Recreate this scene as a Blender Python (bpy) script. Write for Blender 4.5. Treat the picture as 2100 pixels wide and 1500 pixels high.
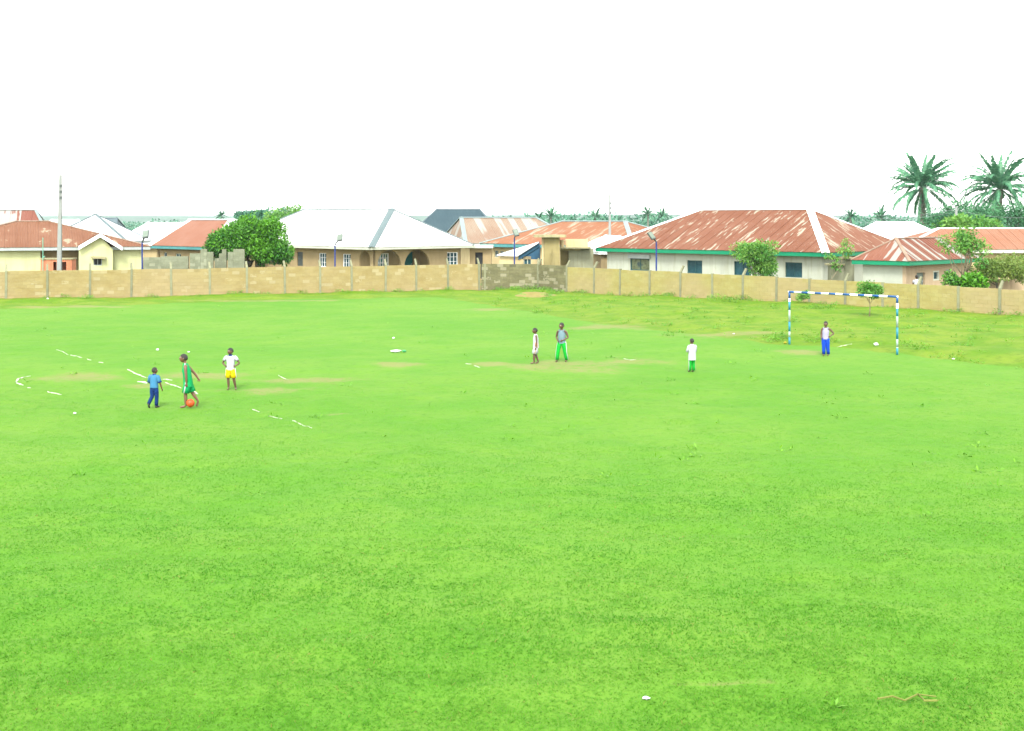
import bpy, math, random
import numpy as np
from mathutils import Vector, Matrix

random.seed(7)
rng = np.random.default_rng(7)
SC = bpy.context.scene
COL = SC.collection
for _o in list(bpy.data.objects):
    bpy.data.objects.remove(_o, do_unlink=True)

# ------------------------------------------------------------------ camera, sky, sun, exposure
HAZE = 0.00012
CAM_H, FOC, CX, HY = 5.2, 2600.0, 1050.0, 450.0      # height, focal length and horizon row in photo pixels (2100 wide)
cam_d = bpy.data.cameras.new("camera")
cam = bpy.data.objects.new("camera", cam_d)
COL.objects.link(cam)
cam.location = (0, 0, CAM_H)
cam.rotation_euler = (math.radians(90), 0, 0)
cam_d.sensor_width = 36.0
cam_d.lens = 36.0 * FOC / 2100.0
cam_d.shift_y = -(750.0 - HY) / 2100.0
cam_d.clip_start, cam_d.clip_end = 0.5, 20000
SC.camera = cam

SUN_EL, SUN_AZ = math.radians(46), math.radians(186)  # sun behind thick cloud, behind the camera
wd = bpy.data.worlds.new("World"); SC.world = wd; wd.use_nodes = True
nt = wd.node_tree; nt.nodes.clear()
w_out = nt.nodes.new("ShaderNodeOutputWorld"); w_bg = nt.nodes.new("ShaderNodeBackground")
w_sky = nt.nodes.new("ShaderNodeTexSky"); w_hs = nt.nodes.new("ShaderNodeHueSaturation")
w_sky.sky_type = 'NISHITA'; w_sky.sun_disc = False
w_sky.sun_elevation = SUN_EL; w_sky.sun_rotation = SUN_AZ
w_sky.air_density = 2.0; w_sky.dust_density = 1.0; w_sky.ozone_density = 1.0
w_hs.inputs['Saturation'].default_value = 0.10        # an overcast sky is close to white
nt.links.new(w_sky.outputs[0], w_hs.inputs['Color']); nt.links.new(w_hs.outputs[0], w_bg.inputs['Color'])
nt.links.new(w_bg.outputs[0], w_out.inputs['Surface'])
w_bg.inputs['Strength'].default_value = 0.15
sun_d = bpy.data.lights.new("sun", 'SUN'); sun_d.energy = 1.5; sun_d.angle = math.radians(18); sun_d.color = (1.0, 0.97, 0.91)
sun = bpy.data.objects.new("sun", sun_d); COL.objects.link(sun)
sun.rotation_euler = (math.radians(90) - SUN_EL, 0, math.radians(180) - SUN_AZ)
SC.view_settings.view_transform = 'Standard'; SC.view_settings.look = 'None'
SC.view_settings.gamma = 1.0; SC.view_settings.use_curve_mapping = False
SC.view_settings.exposure = 2.05
SC.cycles.max_bounces = 6; SC.cycles.diffuse_bounces = 3; SC.cycles.transparent_max_bounces = 4
SC.cycles.volume_bounces = 0

# ------------------------------------------------------------------ helpers
def lin(r, g, b):
    f = lambda c: (c / 255 / 12.92) if c / 255 <= 0.04045 else ((c / 255 + 0.055) / 1.055) ** 2.4
    return (f(r), f(g), f(b))
def alb(r, g, b, k=4.0):
    return tuple(min(0.85, c / k) for c in lin(r, g, b))
KV = 2.0                                              # what an upright face gets of the exposure, against a level one's 4
def gp(x, y):                                         # photo pixel on the level ground
    d = FOC * CAM_H / (y - HY)
    return Vector(((x - CX) / FOC * d, d, 0.0))
def at(x, y, d):                                      # photo pixel at depth d
    return Vector(((x - CX) / FOC * d, d, CAM_H - (y - HY) / FOC * d))

ORG = {}
def org(o):
    return Vector(ORG.get(o.name, (0, 0, 0))) if o else Vector((0, 0, 0))
def tag(o, label=None, cat=None, group=None, kind=None):
    if label: o['label'] = label
    if cat: o['category'] = cat
    if group: o['group'] = group
    if kind: o['kind'] = kind
    return o
def thing(name, label, cat, loc, group=None):
    o = bpy.data.objects.new(name, None); COL.objects.link(o)
    o.empty_display_size = 0.2; o.location = loc; ORG[o.name] = tuple(loc)
    return tag(o, label, cat, group)
def link(name, me, parent=None, loc=(0, 0, 0), rot=None, scale=None):
    o = bpy.data.objects.new(name, me); COL.objects.link(o)
    if parent: o.parent = parent
    o.location = loc
    if rot: o.rotation_euler = rot
    if scale: o.scale = scale
    ORG[o.name] = tuple(org(parent))
    return o

class MB:
    def __init__(s):
        s.v, s.f, s.m, s.uv = [], [], [], []
    def face(s, pts, m=0, uv=None):
        i = len(s.v); s.v += [tuple(p) for p in pts]; s.f.append(tuple(range(i, i + len(pts)))); s.m.append(m)
        s.uv.append(uv or [(p[0] + p[1], p[2]) for p in pts])
    def hexa(s, p, m=0):                              # p: bottom four (ccw from above), top four
        i = len(s.v); s.v += [tuple(q) for q in p]
        for q in ((3, 2, 1, 0), (4, 5, 6, 7), (0, 1, 5, 4), (1, 2, 6, 5), (2, 3, 7, 6), (3, 0, 4, 7)):
            s.f.append(tuple(i + k for k in q)); s.m.append(m)
            s.uv.append([(p[k][0] + p[k][1], p[k][2]) for k in q])
    def box(s, x0, x1, y0, y1, z0, z1, m=0):
        s.hexa([(x0, y0, z0), (x1, y0, z0), (x1, y1, z0), (x0, y1, z0), (x0, y0, z1), (x1, y0, z1), (x1, y1, z1), (x0, y1, z1)], m)
    def boxf(s, F, u0, u1, v0, v1, w0, w1, m=0):      # box in a wall's frame
        P = F.p
        s.hexa([P(u0, v0, w1), P(u1, v0, w1), P(u1, v0, w0), P(u0, v0, w0), P(u0, v1, w1), P(u1, v1, w1), P(u1, v1, w0), P(u0, v1, w0)], m)
    def tube(s, path, rad, n=8, m=0, caps=True, sq=1.0):
        path = [Vector(p) for p in path]; rings = []
        ref = None
        for k, p in enumerate(path):
            d = (path[min(k + 1, len(path) - 1)] - path[max(k - 1, 0)]).normalized()
            if ref is None:
                ref = Vector((0, 1, 0)) if abs(d.y) < 0.8 else Vector((1, 0, 0))
            a = (ref - d * ref.dot(d)).normalized(); b = d.cross(a); ref = a
            r = rad[k] if hasattr(rad, '__len__') else rad
            i = len(s.v)
            for j in range(n):
                t = 2 * math.pi * (j + 0.5) / n
                s.v.append(tuple(p + a * (math.cos(t) * r) + b * (math.sin(t) * r * sq)))
            rings.append(i)
        for k in range(len(rings) - 1):
            for j in range(n):
                q = (rings[k] + j, rings[k] + (j + 1) % n, rings[k + 1] + (j + 1) % n, rings[k + 1] + j)
                s.f.append(q); s.m.append(m); s.uv.append([(0, 0)] * 4)
        if caps:
            s.f.append(tuple(rings[0] + j for j in reversed(range(n)))); s.m.append(m); s.uv.append([(0, 0)] * n)
            s.f.append(tuple(rings[-1] + j for j in range(n))); s.m.append(m); s.uv.append([(0, 0)] * n)
    def loft(s, rings, m=0, caps=(True, True)):       # rings: lists of equal length
        n = len(rings[0]); ix = []
        for r in rings:
            ix.append(len(s.v)); s.v += [tuple(p) for p in r]
        for k in range(len(rings) - 1):
            for j in range(n):
                s.f.append((ix[k] + j, ix[k] + (j + 1) % n, ix[k + 1] + (j + 1) % n, ix[k + 1] + j)); s.m.append(m); s.uv.append([(0, 0)] * 4)
        if caps[0]: s.f.append(tuple(ix[0] + j for j in reversed(range(n)))); s.m.append(m); s.uv.append([(0, 0)] * n)
        if caps[1]: s.f.append(tuple(ix[-1] + j for j in range(n))); s.m.append(m); s.uv.append([(0, 0)] * n)
    def ball(s, c, r, m=0, nu=12, nv=8, fn=None):
        rings = []
        c = Vector(c); r = Vector(r) if hasattr(r, '__len__') else Vector((r, r, r))
        for k in range(nv + 1):
            ph = -math.pi / 2 + math.pi * min(max(k, 0.12), nv - 0.12) / nv
            rr = []
            for j in range(nu):
                t = 2 * math.pi * j / nu
                q = Vector((math.cos(ph) * math.cos(t), math.cos(ph) * math.sin(t), math.sin(ph)))
                if fn: q = fn(q)
                rr.append(c + Vector((q.x * r.x, q.y * r.y, q.z * r.z)))
            rings.append(rr)
        s.loft(rings, m)
    def mesh(s, name, mats, off=(0, 0, 0), smooth=False):
        me = bpy.data.meshes.new(name)
        o = Vector(off)
        me.from_pydata([tuple(Vector(p) - o) for p in s.v], [], s.f)
        for mt in (mats if isinstance(mats, (list, tuple)) else [mats]): me.materials.append(mt)
        ul = me.uv_layers.new(name="UVMap")
        flat = [c for u in s.uv for p in u for c in p]
        ul.data.foreach_set("uv", flat)
        me.polygons.foreach_set("material_index", s.m)
        if smooth: me.polygons.foreach_set("use_smooth", [True] * len(s.f))
        me.update()
        return me
    def build(s, name, mats, parent=None, loc=(0, 0, 0), smooth=False):
        if parent is None:
            me = s.mesh(name, mats, loc, smooth); o = link(name, me, None, loc); ORG[o.name] = tuple(loc); return o
        return link(name, s.mesh(name, mats, org(parent), smooth), parent)

class Frame:                                          # a wall's frame: origin at its left foot seen from outside, e to the right, n outward
    def __init__(s, O, e, n, W):
        s.O, s.e, s.n, s.W = Vector(O), Vector(e).normalized(), Vector(n).normalized(), W
    def p(s, u, v, w=0.0):
        return s.O + s.e * u + Vector((0, 0, v)) + s.n * w
    def uv(s, px, py, w=0.0):                         # where the ray through a photo pixel meets the wall
        d = Vector(((px - CX) / FOC, 1.0, -(py - HY) / FOC)); c = Vector((0, 0, CAM_H))
        O = s.O + s.n * w
        t = (O - c).dot(s.n) / d.dot(s.n); q = c + d * t - O
        return q.dot(s.e), (c + d * t).z
    def rect(s, x0, y0, x1, y1, vmin=None, vmax=None, w=0.0):
        a, b = s.uv(x0, y0, w), s.uv(x1, y1, w)
        return [min(a[0], b[0]), max(a[0], b[0]), b[1] if vmin is None else vmin, a[1] if vmax is None else vmax]

# ------------------------------------------------------------------ noise
def _hash(i, j, seed):
    h = (i.astype(np.int64) * 374761393 + j.astype(np.int64) * 668265263 + seed * 974711) & 0x7fffffff
    h = ((h ^ (h >> 13)) * 1274126177) & 0x7fffffff
    return ((h ^ (h >> 16)) & 0xffff) / 65535.0
def vnoise(x, y, seed=0):
    x, y = np.asarray(x, float), np.asarray(y, float)
    i, j = np.floor(x), np.floor(y); fx, fy = x - i, y - j
    fx, fy = fx * fx * (3 - 2 * fx), fy * fy * (3 - 2 * fy)
    a, b = _hash(i, j, seed), _hash(i + 1, j, seed); c, d = _hash(i, j + 1, seed), _hash(i + 1, j + 1, seed)
    return (a * (1 - fx) + b * fx) * (1 - fy) + (c * (1 - fx) + d * fx) * fy

# ------------------------------------------------------------------ materials
def newmat(name):
    m = bpy.data.materials.new(name); m.use_nodes = True
    t = m.node_tree; b = t.nodes["Principled BSDF"]
    return m, t, b
def N(t, typ, **kw):
    n = t.nodes.new(typ)
    for k, v in kw.items(): setattr(n, k, v)
    return n
def mixc(t, fac, a, b):
    n = N(t, "ShaderNodeMix", data_type='RGBA')
    for s, v in ((n.inputs[0], fac), (n.inputs[6], a), (n.inputs[7], b)):
        if isinstance(v, bpy.types.NodeSocket): t.links.new(v, s)
        elif isinstance(v, (int, float)): s.default_value = v
        else: s.default_value = (*v[:3], 1)
    return n.outputs[2]
def mth(t, op, a, b=0.0, c=0.0):
    n = N(t, "ShaderNodeMath", operation=op)
    for s, v in zip(n.inputs, (a, b, c)):
        if isinstance(v, bpy.types.NodeSocket): t.links.new(v, s)
        else: s.default_value = v
    return n.outputs[0]
def sstep(t, x, lo, hi):
    n = N(t, "ShaderNodeMapRange", interpolation_type='SMOOTHSTEP')
    t.links.new(x, n.inputs[0]); n.inputs[1].default_value = lo; n.inputs[2].default_value = hi
    return n.outputs[0]
def noise(t, scale, detail=3, vec=None, rough=0.55):
    n = N(t, "ShaderNodeTexNoise"); n.inputs['Scale'].default_value = scale
    n.inputs['Detail'].default_value = detail; n.inputs['Roughness'].default_value = rough
    if vec is not None: t.links.new(vec, n.inputs['Vector'])
    return n.outputs['Fac']
def objvec(t, scale=(1, 1, 1), kind='Object'):
    tc = N(t, "ShaderNodeTexCoord"); mp = N(t, "ShaderNodeMapping")
    mp.inputs['Scale'].default_value = scale
    t.links.new(tc.outputs[kind], mp.inputs[0]); return mp.outputs[0]
def bump(t, b, h, strength=0.3, dist=0.02):
    n = N(t, "ShaderNodeBump"); n.inputs['Strength'].default_value = strength; n.inputs['Distance'].default_value = dist
    t.links.new(h, n.inputs['Height']); t.links.new(n.outputs[0], b.inputs['Normal'])

def plain(name, c, rough=0.7, var=0.15, scale=1.5, c2=None, metal=0.0, spec=0.3, bmp=0.0, objrand=0.0):
    """one colour with soft mottling, a second tone in patches, and (objrand) a tone that differs from object to object"""
    m, t, b = newmat(name)
    v = objvec(t)
    n1 = noise(t, scale, 4, v); n2 = noise(t, scale * 6.3, 3, v)
    dark = tuple(x * (1 - var) for x in c); lite = tuple(min(0.9, x * (1 + var)) for x in c)
    col = mixc(t, sstep(t, mth(t, 'ADD', mth(t, 'MULTIPLY', n1, 0.65), mth(t, 'MULTIPLY', n2, 0.35)), 0.3, 0.7), dark, lite)
    if c2: col = mixc(t, sstep(t, n1, 0.52, 0.68), col, c2)
    if objrand:
        oi = N(t, "ShaderNodeObjectInfo")
        hs = N(t, "ShaderNodeHueSaturation"); t.links.new(col, hs.inputs['Color'])
        t.links.new(mth(t, 'ADD', mth(t, 'MULTIPLY', oi.outputs['Random'], objrand), 1 - objrand / 2), hs.inputs['Value'])
        col = hs.outputs[0]
    t.links.new(col, b.inputs['Base Color'])
    b.inputs['Roughness'].default_value = rough; b.inputs['Metallic'].default_value = metal
    b.inputs['Specular IOR Level'].default_value = spec
    if bmp: bump(t, b, n2, bmp, 0.02)
    return m

def wallmat(name, c, stain, amt=0.5, var=0.08):
    """rendered house wall: mottled plaster, rain streaks below the eaves' drip line as dirt, splash zone"""
    m, t, b = newmat(name)
    v = objvec(t); vs = objvec(t, (2.5, 2.5, 0.25))
    n1 = noise(t, 0.8, 5, v); st = noise(t, 1.6, 4, vs)
    col = mixc(t, sstep(t, n1, 0.3, 0.7), tuple(x * (1 - var) for x in c), tuple(x * (1 + var) for x in c))
    col = mixc(t, mth(t, 'MULTIPLY', sstep(t, st, 0.5, 0.75), amt), col, stain)
    t.links.new(col, b.inputs['Base Color']); b.inputs['Roughness'].default_value = 0.85
    b.inputs['Specular IOR Level'].default_value = 0.15
    bump(t, b, noise(t, 14, 3, v), 0.2, 0.02)
    return m

def roofmat(name, c1, c2, pale, thr=0.6, rnd=0.25, rough=0.75, soft=0.06, spec=0.08, long=0.45, broad=2.2, runw=0.62):
    """sheet metal: UV x runs along the eave and y up the slope (metres); bare metal shows in streaks that run down the slope"""
    m, t, b = newmat(name)
    tc = N(t, "ShaderNodeTexCoord"); oi = N(t, "ShaderNodeObjectInfo")
    def mp(sx, sy):
        q = N(t, "ShaderNodeMapping"); q.inputs['Scale'].default_value = (sx, sy, 1)
        t.links.new(tc.outputs['UV'], q.inputs[0]); return q.outputs[0]
    s1 = noise(t, 1.0, 4, mp(broad * 2.2, long), 0.6); s2 = noise(t, 1.0, 3, mp(0.35, 0.3)); s3 = noise(t, 1.0, 3, mp(9.0, 1.2))
    base = mixc(t, sstep(t, mth(t, 'ADD', mth(t, 'MULTIPLY', s2, 0.6), mth(t, 'MULTIPLY', s3, 0.4)), 0.35, 0.65), c1, c2)
    k = mth(t, 'ADD', mth(t, 'MULTIPLY', s1, runw), mth(t, 'ADD', mth(t, 'MULTIPLY', s2, 0.98 - runw), mth(t, 'MULTIPLY', mth(t, 'SUBTRACT', oi.outputs['Random'], 0.5), rnd)))
    col = mixc(t, sstep(t, k, thr, thr + soft), base, pale)
    t.links.new(col, b.inputs['Base Color']); b.inputs['Roughness'].default_value = rough
    b.inputs['Specular IOR Level'].default_value = spec
    sx = N(t, "ShaderNodeSeparateXYZ"); t.links.new(tc.outputs['UV'], sx.inputs[0])
    rib = mth(t, 'SINE', mth(t, 'MULTIPLY', sx.outputs[0], 2 * math.pi / 0.19))
    bump(t, b, rib, 0.5, 0.02)
    return m

def leafmat(name, c1, c2, trans=0.25, rough=0.55):
    """leaf tone from the mesh's 'tint' (one value per leaf)"""
    m, t, b = newmat(name)
    at_ = N(t, "ShaderNodeAttribute", attribute_name="tint")
    col = mixc(t, at_.outputs['Fac'], c1, c2)
    t.links.new(col, b.inputs['Base Color']); b.inputs['Roughness'].default_value = rough
    b.inputs['Specular IOR Level'].default_value = 0.35
    tr = N(t, "ShaderNodeBsdfTranslucent"); t.links.new(col, tr.inputs['Color'])
    mx = N(t, "ShaderNodeMixShader"); mx.inputs[0].default_value = trans
    t.links.new(b.outputs[0], mx.inputs[1]); t.links.new(tr.outputs[0], mx.inputs[2])
    t.links.new(mx.outputs[0], t.nodes["Material Output"].inputs['Surface'])
    return m

KW = 3.1                                              # the free-standing walls see more sky than the walls under eaves
M = {}
M['concrete'] = plain('concrete', alb(188, 190, 150, 3.4), 0.9, 0.18, 2.0, objrand=0.25, bmp=0.3)
M['pole'] = plain('pole_concrete', alb(214, 220, 214, 3.8), 0.85, 0.08, 1.0)
M['dark'] = plain('dark_opening', (0.012, 0.014, 0.014), 0.8, 0.2)
M['glass'] = plain('window_glass', (0.018, 0.055, 0.065), 0.15, 0.35, 1.2, spec=0.22)
M['tealglass'] = plain('teal_glass', (0.01, 0.09, 0.09), 0.15, 0.3, 1.0, spec=0.22)
M['white'] = plain('white_paint', (0.74, 0.76, 0.76), 0.5, 0.05)
M['palefascia'] = plain('pale_fascia', alb(214, 220, 200, KV), 0.6, 0.1)
M['greyfascia'] = plain('grey_fascia', alb(190, 200, 196, KV), 0.6, 0.12)
M['greenfascia'] = plain('green_fascia', alb(0, 150, 105, KV), 0.5, 0.1, 0.6)
M['tealfascia'] = plain('teal_fascia', alb(90, 165, 165, KV), 0.6, 0.15, 0.8)
M['blueboard'] = plain('blue_board', alb(45, 98, 130, KV), 0.6, 0.12, 0.8)
M['bluepaint'] = plain('blue_pole_paint', alb(30, 64, 150, KV + .4), 0.4, 0.1)
M['lamp'] = plain('lamp_housing', (0.05, 0.06, 0.055), 0.6, 0.1)
M['solar'] = plain('lamp_panel', (0.11, 0.14, 0.11), 0.5, 0.15, 4.0, spec=0.25)
M['yellow'] = wallmat('yellow_wall', alb(238, 242, 182, KV + .3), alb(222, 216, 140, KV + .3), 0.4)
M['tan'] = wallmat('tan_wall', alb(200, 178, 132, KV + .4), alb(165, 145, 105, KV), 0.5)
M['tan2'] = wallmat('pale_tan_wall', alb(226, 205, 155, KV), alb(190, 170, 120, KV), 0.5)
M['cream'] = wallmat('cream_wall', alb(222, 228, 208, KV + .4), alb(185, 185, 150, KV + .4), 0.45)
M['pink'] = wallmat('pinkish_wall', alb(212, 188, 154, KV), alb(172, 148, 116, KV), 0.5)
M['block'] = wallmat('grey_block_wall', alb(158, 160, 132, KV), alb(120, 120, 92, KV), 0.7, 0.15)
M['slab'] = wallmat('weathered_slab', alb(200, 192, 146, KV + .6), alb(140, 135, 95, KV), 0.8, 0.15)
M['pillar'] = wallmat('weathered_pillar', alb(190, 176, 120, KV + .6), alb(140, 132, 88, KV + .6), 0.8, 0.12)
M['brick'] = wallmat('orange_render', alb(228, 148, 110, KV), alb(180, 110, 80, KV), 0.5)
M['rust'] = roofmat('rusted_roof', alb(186, 122, 92), alb(204, 142, 112), alb(252, 240, 212), 0.545, 0.05, soft=0.03, long=0.55, broad=1.7, runw=0.7)
M['rustband'] = roofmat('banded_rust_roof', alb(192, 124, 100), alb(206, 142, 116), alb(244, 236, 222), 0.56, 0.6, soft=0.03, long=0.15, broad=0.8)
M['orange'] = roofmat('orange_rust_roof', alb(220, 146, 104), alb(228, 166, 126), alb(250, 232, 200), 0.535, 0.08, soft=0.05, long=0.5, broad=1.6)
M['orangeplain'] = roofmat('plain_orange_roof', alb(228, 158, 122), alb(232, 172, 138), alb(250, 222, 190), 0.80, 0.05)
M['terracotta'] = roofmat('terracotta_roof', alb(214, 148, 118), alb(224, 164, 136), alb(240, 215, 190), 0.85, 0.05, long=0.2)
M['cream_rust'] = roofmat('cream_and_rust_roof', alb(214, 176, 148), alb(226, 204, 178), alb(244, 240, 226), 0.52, 0.5, soft=0.08, long=0.12, broad=0.9)
M['rustold'] = roofmat('old_rust_roof', alb(188, 130, 98), alb(206, 150, 118), alb(245, 225, 190), 0.575, 0.05, soft=0.03, long=0.9, broad=0.8)
M['rustwhite'] = roofmat('rust_and_white_sheets', alb(192, 124, 104), alb(206, 146, 124), alb(240, 236, 226), 0.57, 0.9, soft=0.03, long=0.12, broad=0.8)
M['whiteroof'] = roofmat('white_sheet_roof', (0.66, 0.67, 0.66), (0.72, 0.72, 0.71), (0.78, 0.78, 0.77), 0.5, 0.2, rough=0.5, soft=0.3)
M['greyroof'] = roofmat('pale_white_roof', (0.40, 0.43, 0.46), (0.46, 0.48, 0.50), (0.55, 0.57, 0.58), 0.52, 0.2, soft=0.15)
M['darkroof'] = roofmat('dark_slate_roof', alb(96, 124, 134), alb(106, 134, 142), alb(130, 154, 160), 0.7, 0.1)
M['bluegreyroof'] = roofmat('bluish_grey_roof', alb(150, 172, 180), alb(165, 186, 192), alb(190, 205, 210), 0.6, 0.2)
M['cap_white'] = plain('white_ridge_cap', (0.72, 0.74, 0.74), 0.5, 0.06)
M['cap_grey'] = plain('grey_ridge_cap', alb(150, 176, 176), 0.5, 0.1)
M['cap_tealwhite'] = plain('pale_teal_cap', alb(205, 232, 228), 0.5, 0.08)
M['cap_rust'] = plain('rusty_cap', alb(226, 190, 160), 0.6, 0.25, 1.0)

# ------------------------------------------------------------------ ground
WL0, WL1 = gp(-160, 619.1), gp(985, 594)              # the left wall's foot runs between these
WL0 = WL1 + (gp(35, 614) - WL1) * 1.22
GC = gp(1103, 594.5); WR0, WR1 = gp(1163, 598), gp(2140, 655)
EDGE = [gp(-100, 638), gp(250, 628), gp(600, 614.5), (gp(900, 612)), gp(1000, 626), gp(1200, 660), gp(1420, 688), gp(1600, 709), gp(1760, 717), gp(2100, 757), gp(2500, 800)]
def seg_dist(X, Y, pts):
    best = np.full(X.shape, 1e9)
    for a, b in zip(pts[:-1], pts[1:]):
        dx, dy = b.x - a.x, b.y - a.y
        t = np.clip(((X - a.x) * dx + (Y - a.y) * dy) / (dx * dx + dy * dy), 0, 1)
        best = np.minimum(best, np.hypot(X - a.x - t * dx, Y - a.y - t * dy))
    return best
_ea = np.array([p.x / p.y for p in EDGE]); _ed = np.array([math.hypot(p.x, p.y) for p in EDGE])
_wa = np.array([p.x / p.y for p in (WL0, WL1, GC, WR0, WR1)])
def beyond_edge(X, Y):                                # metres past the mown pitch's edge
    a = X / np.maximum(Y, 1.0)
    r = np.hypot(X, Y); e = np.interp(a, _ea, _ed)
    d = seg_dist(X, Y, EDGE)
    return np.where(r > e, d, -d)
WALLPTS = [WL0, WL1, GC, WR0, WR1]
def wall_dist(X, Y): return seg_dist(X, Y, WALLPTS)
def smooth(x, a, b):
    t = np.clip((x - a) / (b - a), 0, 1); return t * t * (3 - 2 * t)
def gz(X, Y):
    X, Y = np.asarray(X, float), np.asarray(Y, float)
    be = beyond_edge(X, Y); v = smooth(be, 0, 2.5)
    near = np.clip(1 - np.hypot(X, Y) / 160, 0, 1)
    z = (vnoise(X / 9, Y / 9, 1) - 0.5) * 0.10 + (vnoise(X / 2.6, Y / 2.6, 2) - 0.5) * 0.07
    z = z + (vnoise(X / 0.9, Y / 0.7, 3) - 0.5) * 0.05 + (vnoise(X / 0.35, Y / 0.3, 4) - 0.5) * 0.03
    z = z + v * ((vnoise(X / 1.7, Y / 1.7, 5) - 0.35) * 0.22 + smooth(X, 2, 16) * 0.14)
    return z * smooth(near, 0, 0.3) * np.where(Y > 5, 1, 0)
def gz1(x, y): return float(gz(np.array([x]), np.array([y]))[0])
def on_ground(x, y):                                  # photo pixel -> point on the uneven ground
    p = gp(x, y); return Vector((p.x, p.y, gz1(p.x, p.y)))

ys = [-60, -20, 4]; y = 9.0
while y < 30: ys.append(y); y += 0.10
while y < 62: ys.append(y); y += 0.2
while y < 112: ys.append(y); y += 0.4
ys += [116, 122, 130, 140, 155, 175, 200, 240, 300, 400, 600, 900, 1400, 2200, 3500, 6000, 9000]
xs = [-9000, -5000, -2500, -1200, -600, -300, -150, -90, -65, -50]; x = -42.0
while x < 42: xs.append(x); x += (0.10 if abs(x) < 11 else 0.22)
xs += [50, 65, 90, 150, 300, 600, 1200, 2500, 5000, 9000]
GX, GY = np.meshgrid(np.array(xs), np.array(ys))
GZ = gz(GX, GY)
nx, ny = len(xs), len(ys)
co = np.stack([GX.ravel(), GY.ravel(), GZ.ravel()], 1)
ii = (np.arange(ny - 1)[:, None] * nx + np.arange(nx - 1)[None, :]).ravel()
quads = np.stack([ii, ii + 1, ii + nx + 1, ii + nx], 1)
def np_mesh(name, co, faces, mats, smooth_=False, attrs=None, normals=None):
    me = bpy.data.meshes.new(name)
    k = faces.shape[1]
    me.vertices.add(len(co)); me.vertices.foreach_set("co", co.astype(np.float32).ravel())
    me.loops.add(faces.size); me.loops.foreach_set("vertex_index", faces.astype(np.int32).ravel())
    me.polygons.add(len(faces)); me.polygons.foreach_set("loop_start", np.arange(0, faces.size, k, dtype=np.int32))
    if smooth_: me.polygons.foreach_set("use_smooth", np.ones(len(faces), bool))
    for mt in mats: me.materials.append(mt)
    for an, av in (attrs or {}).items():
        a = me.attributes.new(an, 'FLOAT', 'POINT'); a.data.foreach_set("value", av.astype(np.float32).ravel())
    me.update(calc_edges=True)
    return me
be = beyond_edge(GX, GY)
outside = np.where(np.hypot(GX, GY) > np.interp(GX / np.maximum(GY, 1), _wa, [p.length for p in WALLPTS]), 1.0, 0.0)
PATCHES = [(1180, 752, 170, 14), (1300, 742, 90, 9), (690, 848, 46, 4), (300, 790, 60, 7), (820, 748, 60, 7), (1010, 748, 60, 6), (1640, 722, 70, 7),
           (640, 780, 120, 8), (160, 775, 110, 10), (1000, 634, 60, 4), (1500, 1400, 170, 8), (420, 770, 150, 9), (560, 800, 120, 8),
           (1250, 670, 120, 8), (1500, 690, 150, 7), (150, 631, 200, 2.5), (560, 618, 200, 2.5)]
def worn_mask(X, Y):
    w = np.zeros(X.shape)
    for (px, py, rx, ry) in PATCHES:
        c = gp(px, py); ax = rx / FOC * c.y; ay = abs(gp(px, py - ry).y - c.y)
        w = np.maximum(w, np.exp(-(((X - c.x) / ax) ** 2 + ((Y - c.y) / ay) ** 2)))
    return w
attrs = {'verge': smooth(be, -0.4, 0.8), 'worn': worn_mask(GX, GY), 'yard': outside * (1 - smooth(np.hypot(GX, GY), 140, 210)), 'bush': outside * smooth(np.hypot(GX, GY), 140, 210), 'wfoot': np.exp(-wall_dist(GX, GY) / 0.7)}

gm, t, b = newmat('field_ground')
def att(t, n): return N(t, "ShaderNodeAttribute", attribute_name=n).outputs['Fac']
v = objvec(t)
big = noise(t, 0.09, 3, v); mid = noise(t, 0.55, 4, v); fin = noise(t, 4.0, 4, v); vfin = noise(t, 28.0, 3, v)
GA, GB, GD = alb(160, 224, 76, 4.1), alb(136, 215, 60, 4.1), alb(118, 194, 52, 4.1)
gcol = mixc(t, sstep(t, mth(t, 'ADD', mth(t, 'MULTIPLY', big, 0.6), mth(t, 'MULTIPLY', mid, 0.4)), 0.38, 0.62), GB, GA)
gcol = mixc(t, mth(t, 'MULTIPLY', sstep(t, fin, 0.5, 0.7), 0.5), gcol, GD)
gcol = mixc(t, mth(t, 'MULTIPLY', sstep(t, vfin, 0.55, 0.75), 0.45), gcol, alb(180, 222, 98))
vcol = mixc(t, sstep(t, mid, 0.35, 0.65), alb(140, 200, 40), alb(176, 214, 66))
vcol = mixc(t, mth(t, 'MULTIPLY', sstep(t, fin, 0.5, 0.66), 0.5), vcol, alb(122, 166, 44))
vm = sstep(t, mth(t, 'ADD', att(t, 'verge'), mth(t, 'MULTIPLY', mth(t, 'SUBTRACT', mid, 0.5), 0.8)), 0.4, 0.62)
gcol = mixc(t, vm, gcol, vcol)
wn = sstep(t, mth(t, 'ADD', att(t, 'worn'), mth(t, 'MULTIPLY', mth(t, 'SUBTRACT', mth(t, 'ADD', mth(t, 'MULTIPLY', mid, .6), mth(t, 'MULTIPLY', fin, .4)), 0.5), 2.4)), 0.38, 1.0)
gcol = mixc(t, mth(t, 'MULTIPLY', wn, 0.7), gcol, mixc(t, fin, alb(196, 204, 118), alb(216, 206, 140)))
ft = sstep(t, mth(t, 'ADD', att(t, 'wfoot'), mth(t, 'MULTIPLY', mth(t, 'SUBTRACT', fin, 0.5), 0.9)), 0.42, 0.7)
gcol = mixc(t, mth(t, 'MULTIPLY', ft, 0.7), gcol, alb(196, 186, 110))
ycol = mixc(t, sstep(t, mid, 0.4, 0.6), alb(150, 190, 90), alb(206, 184, 132))
gcol = mixc(t, att(t, 'yard'), gcol, ycol)
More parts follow.
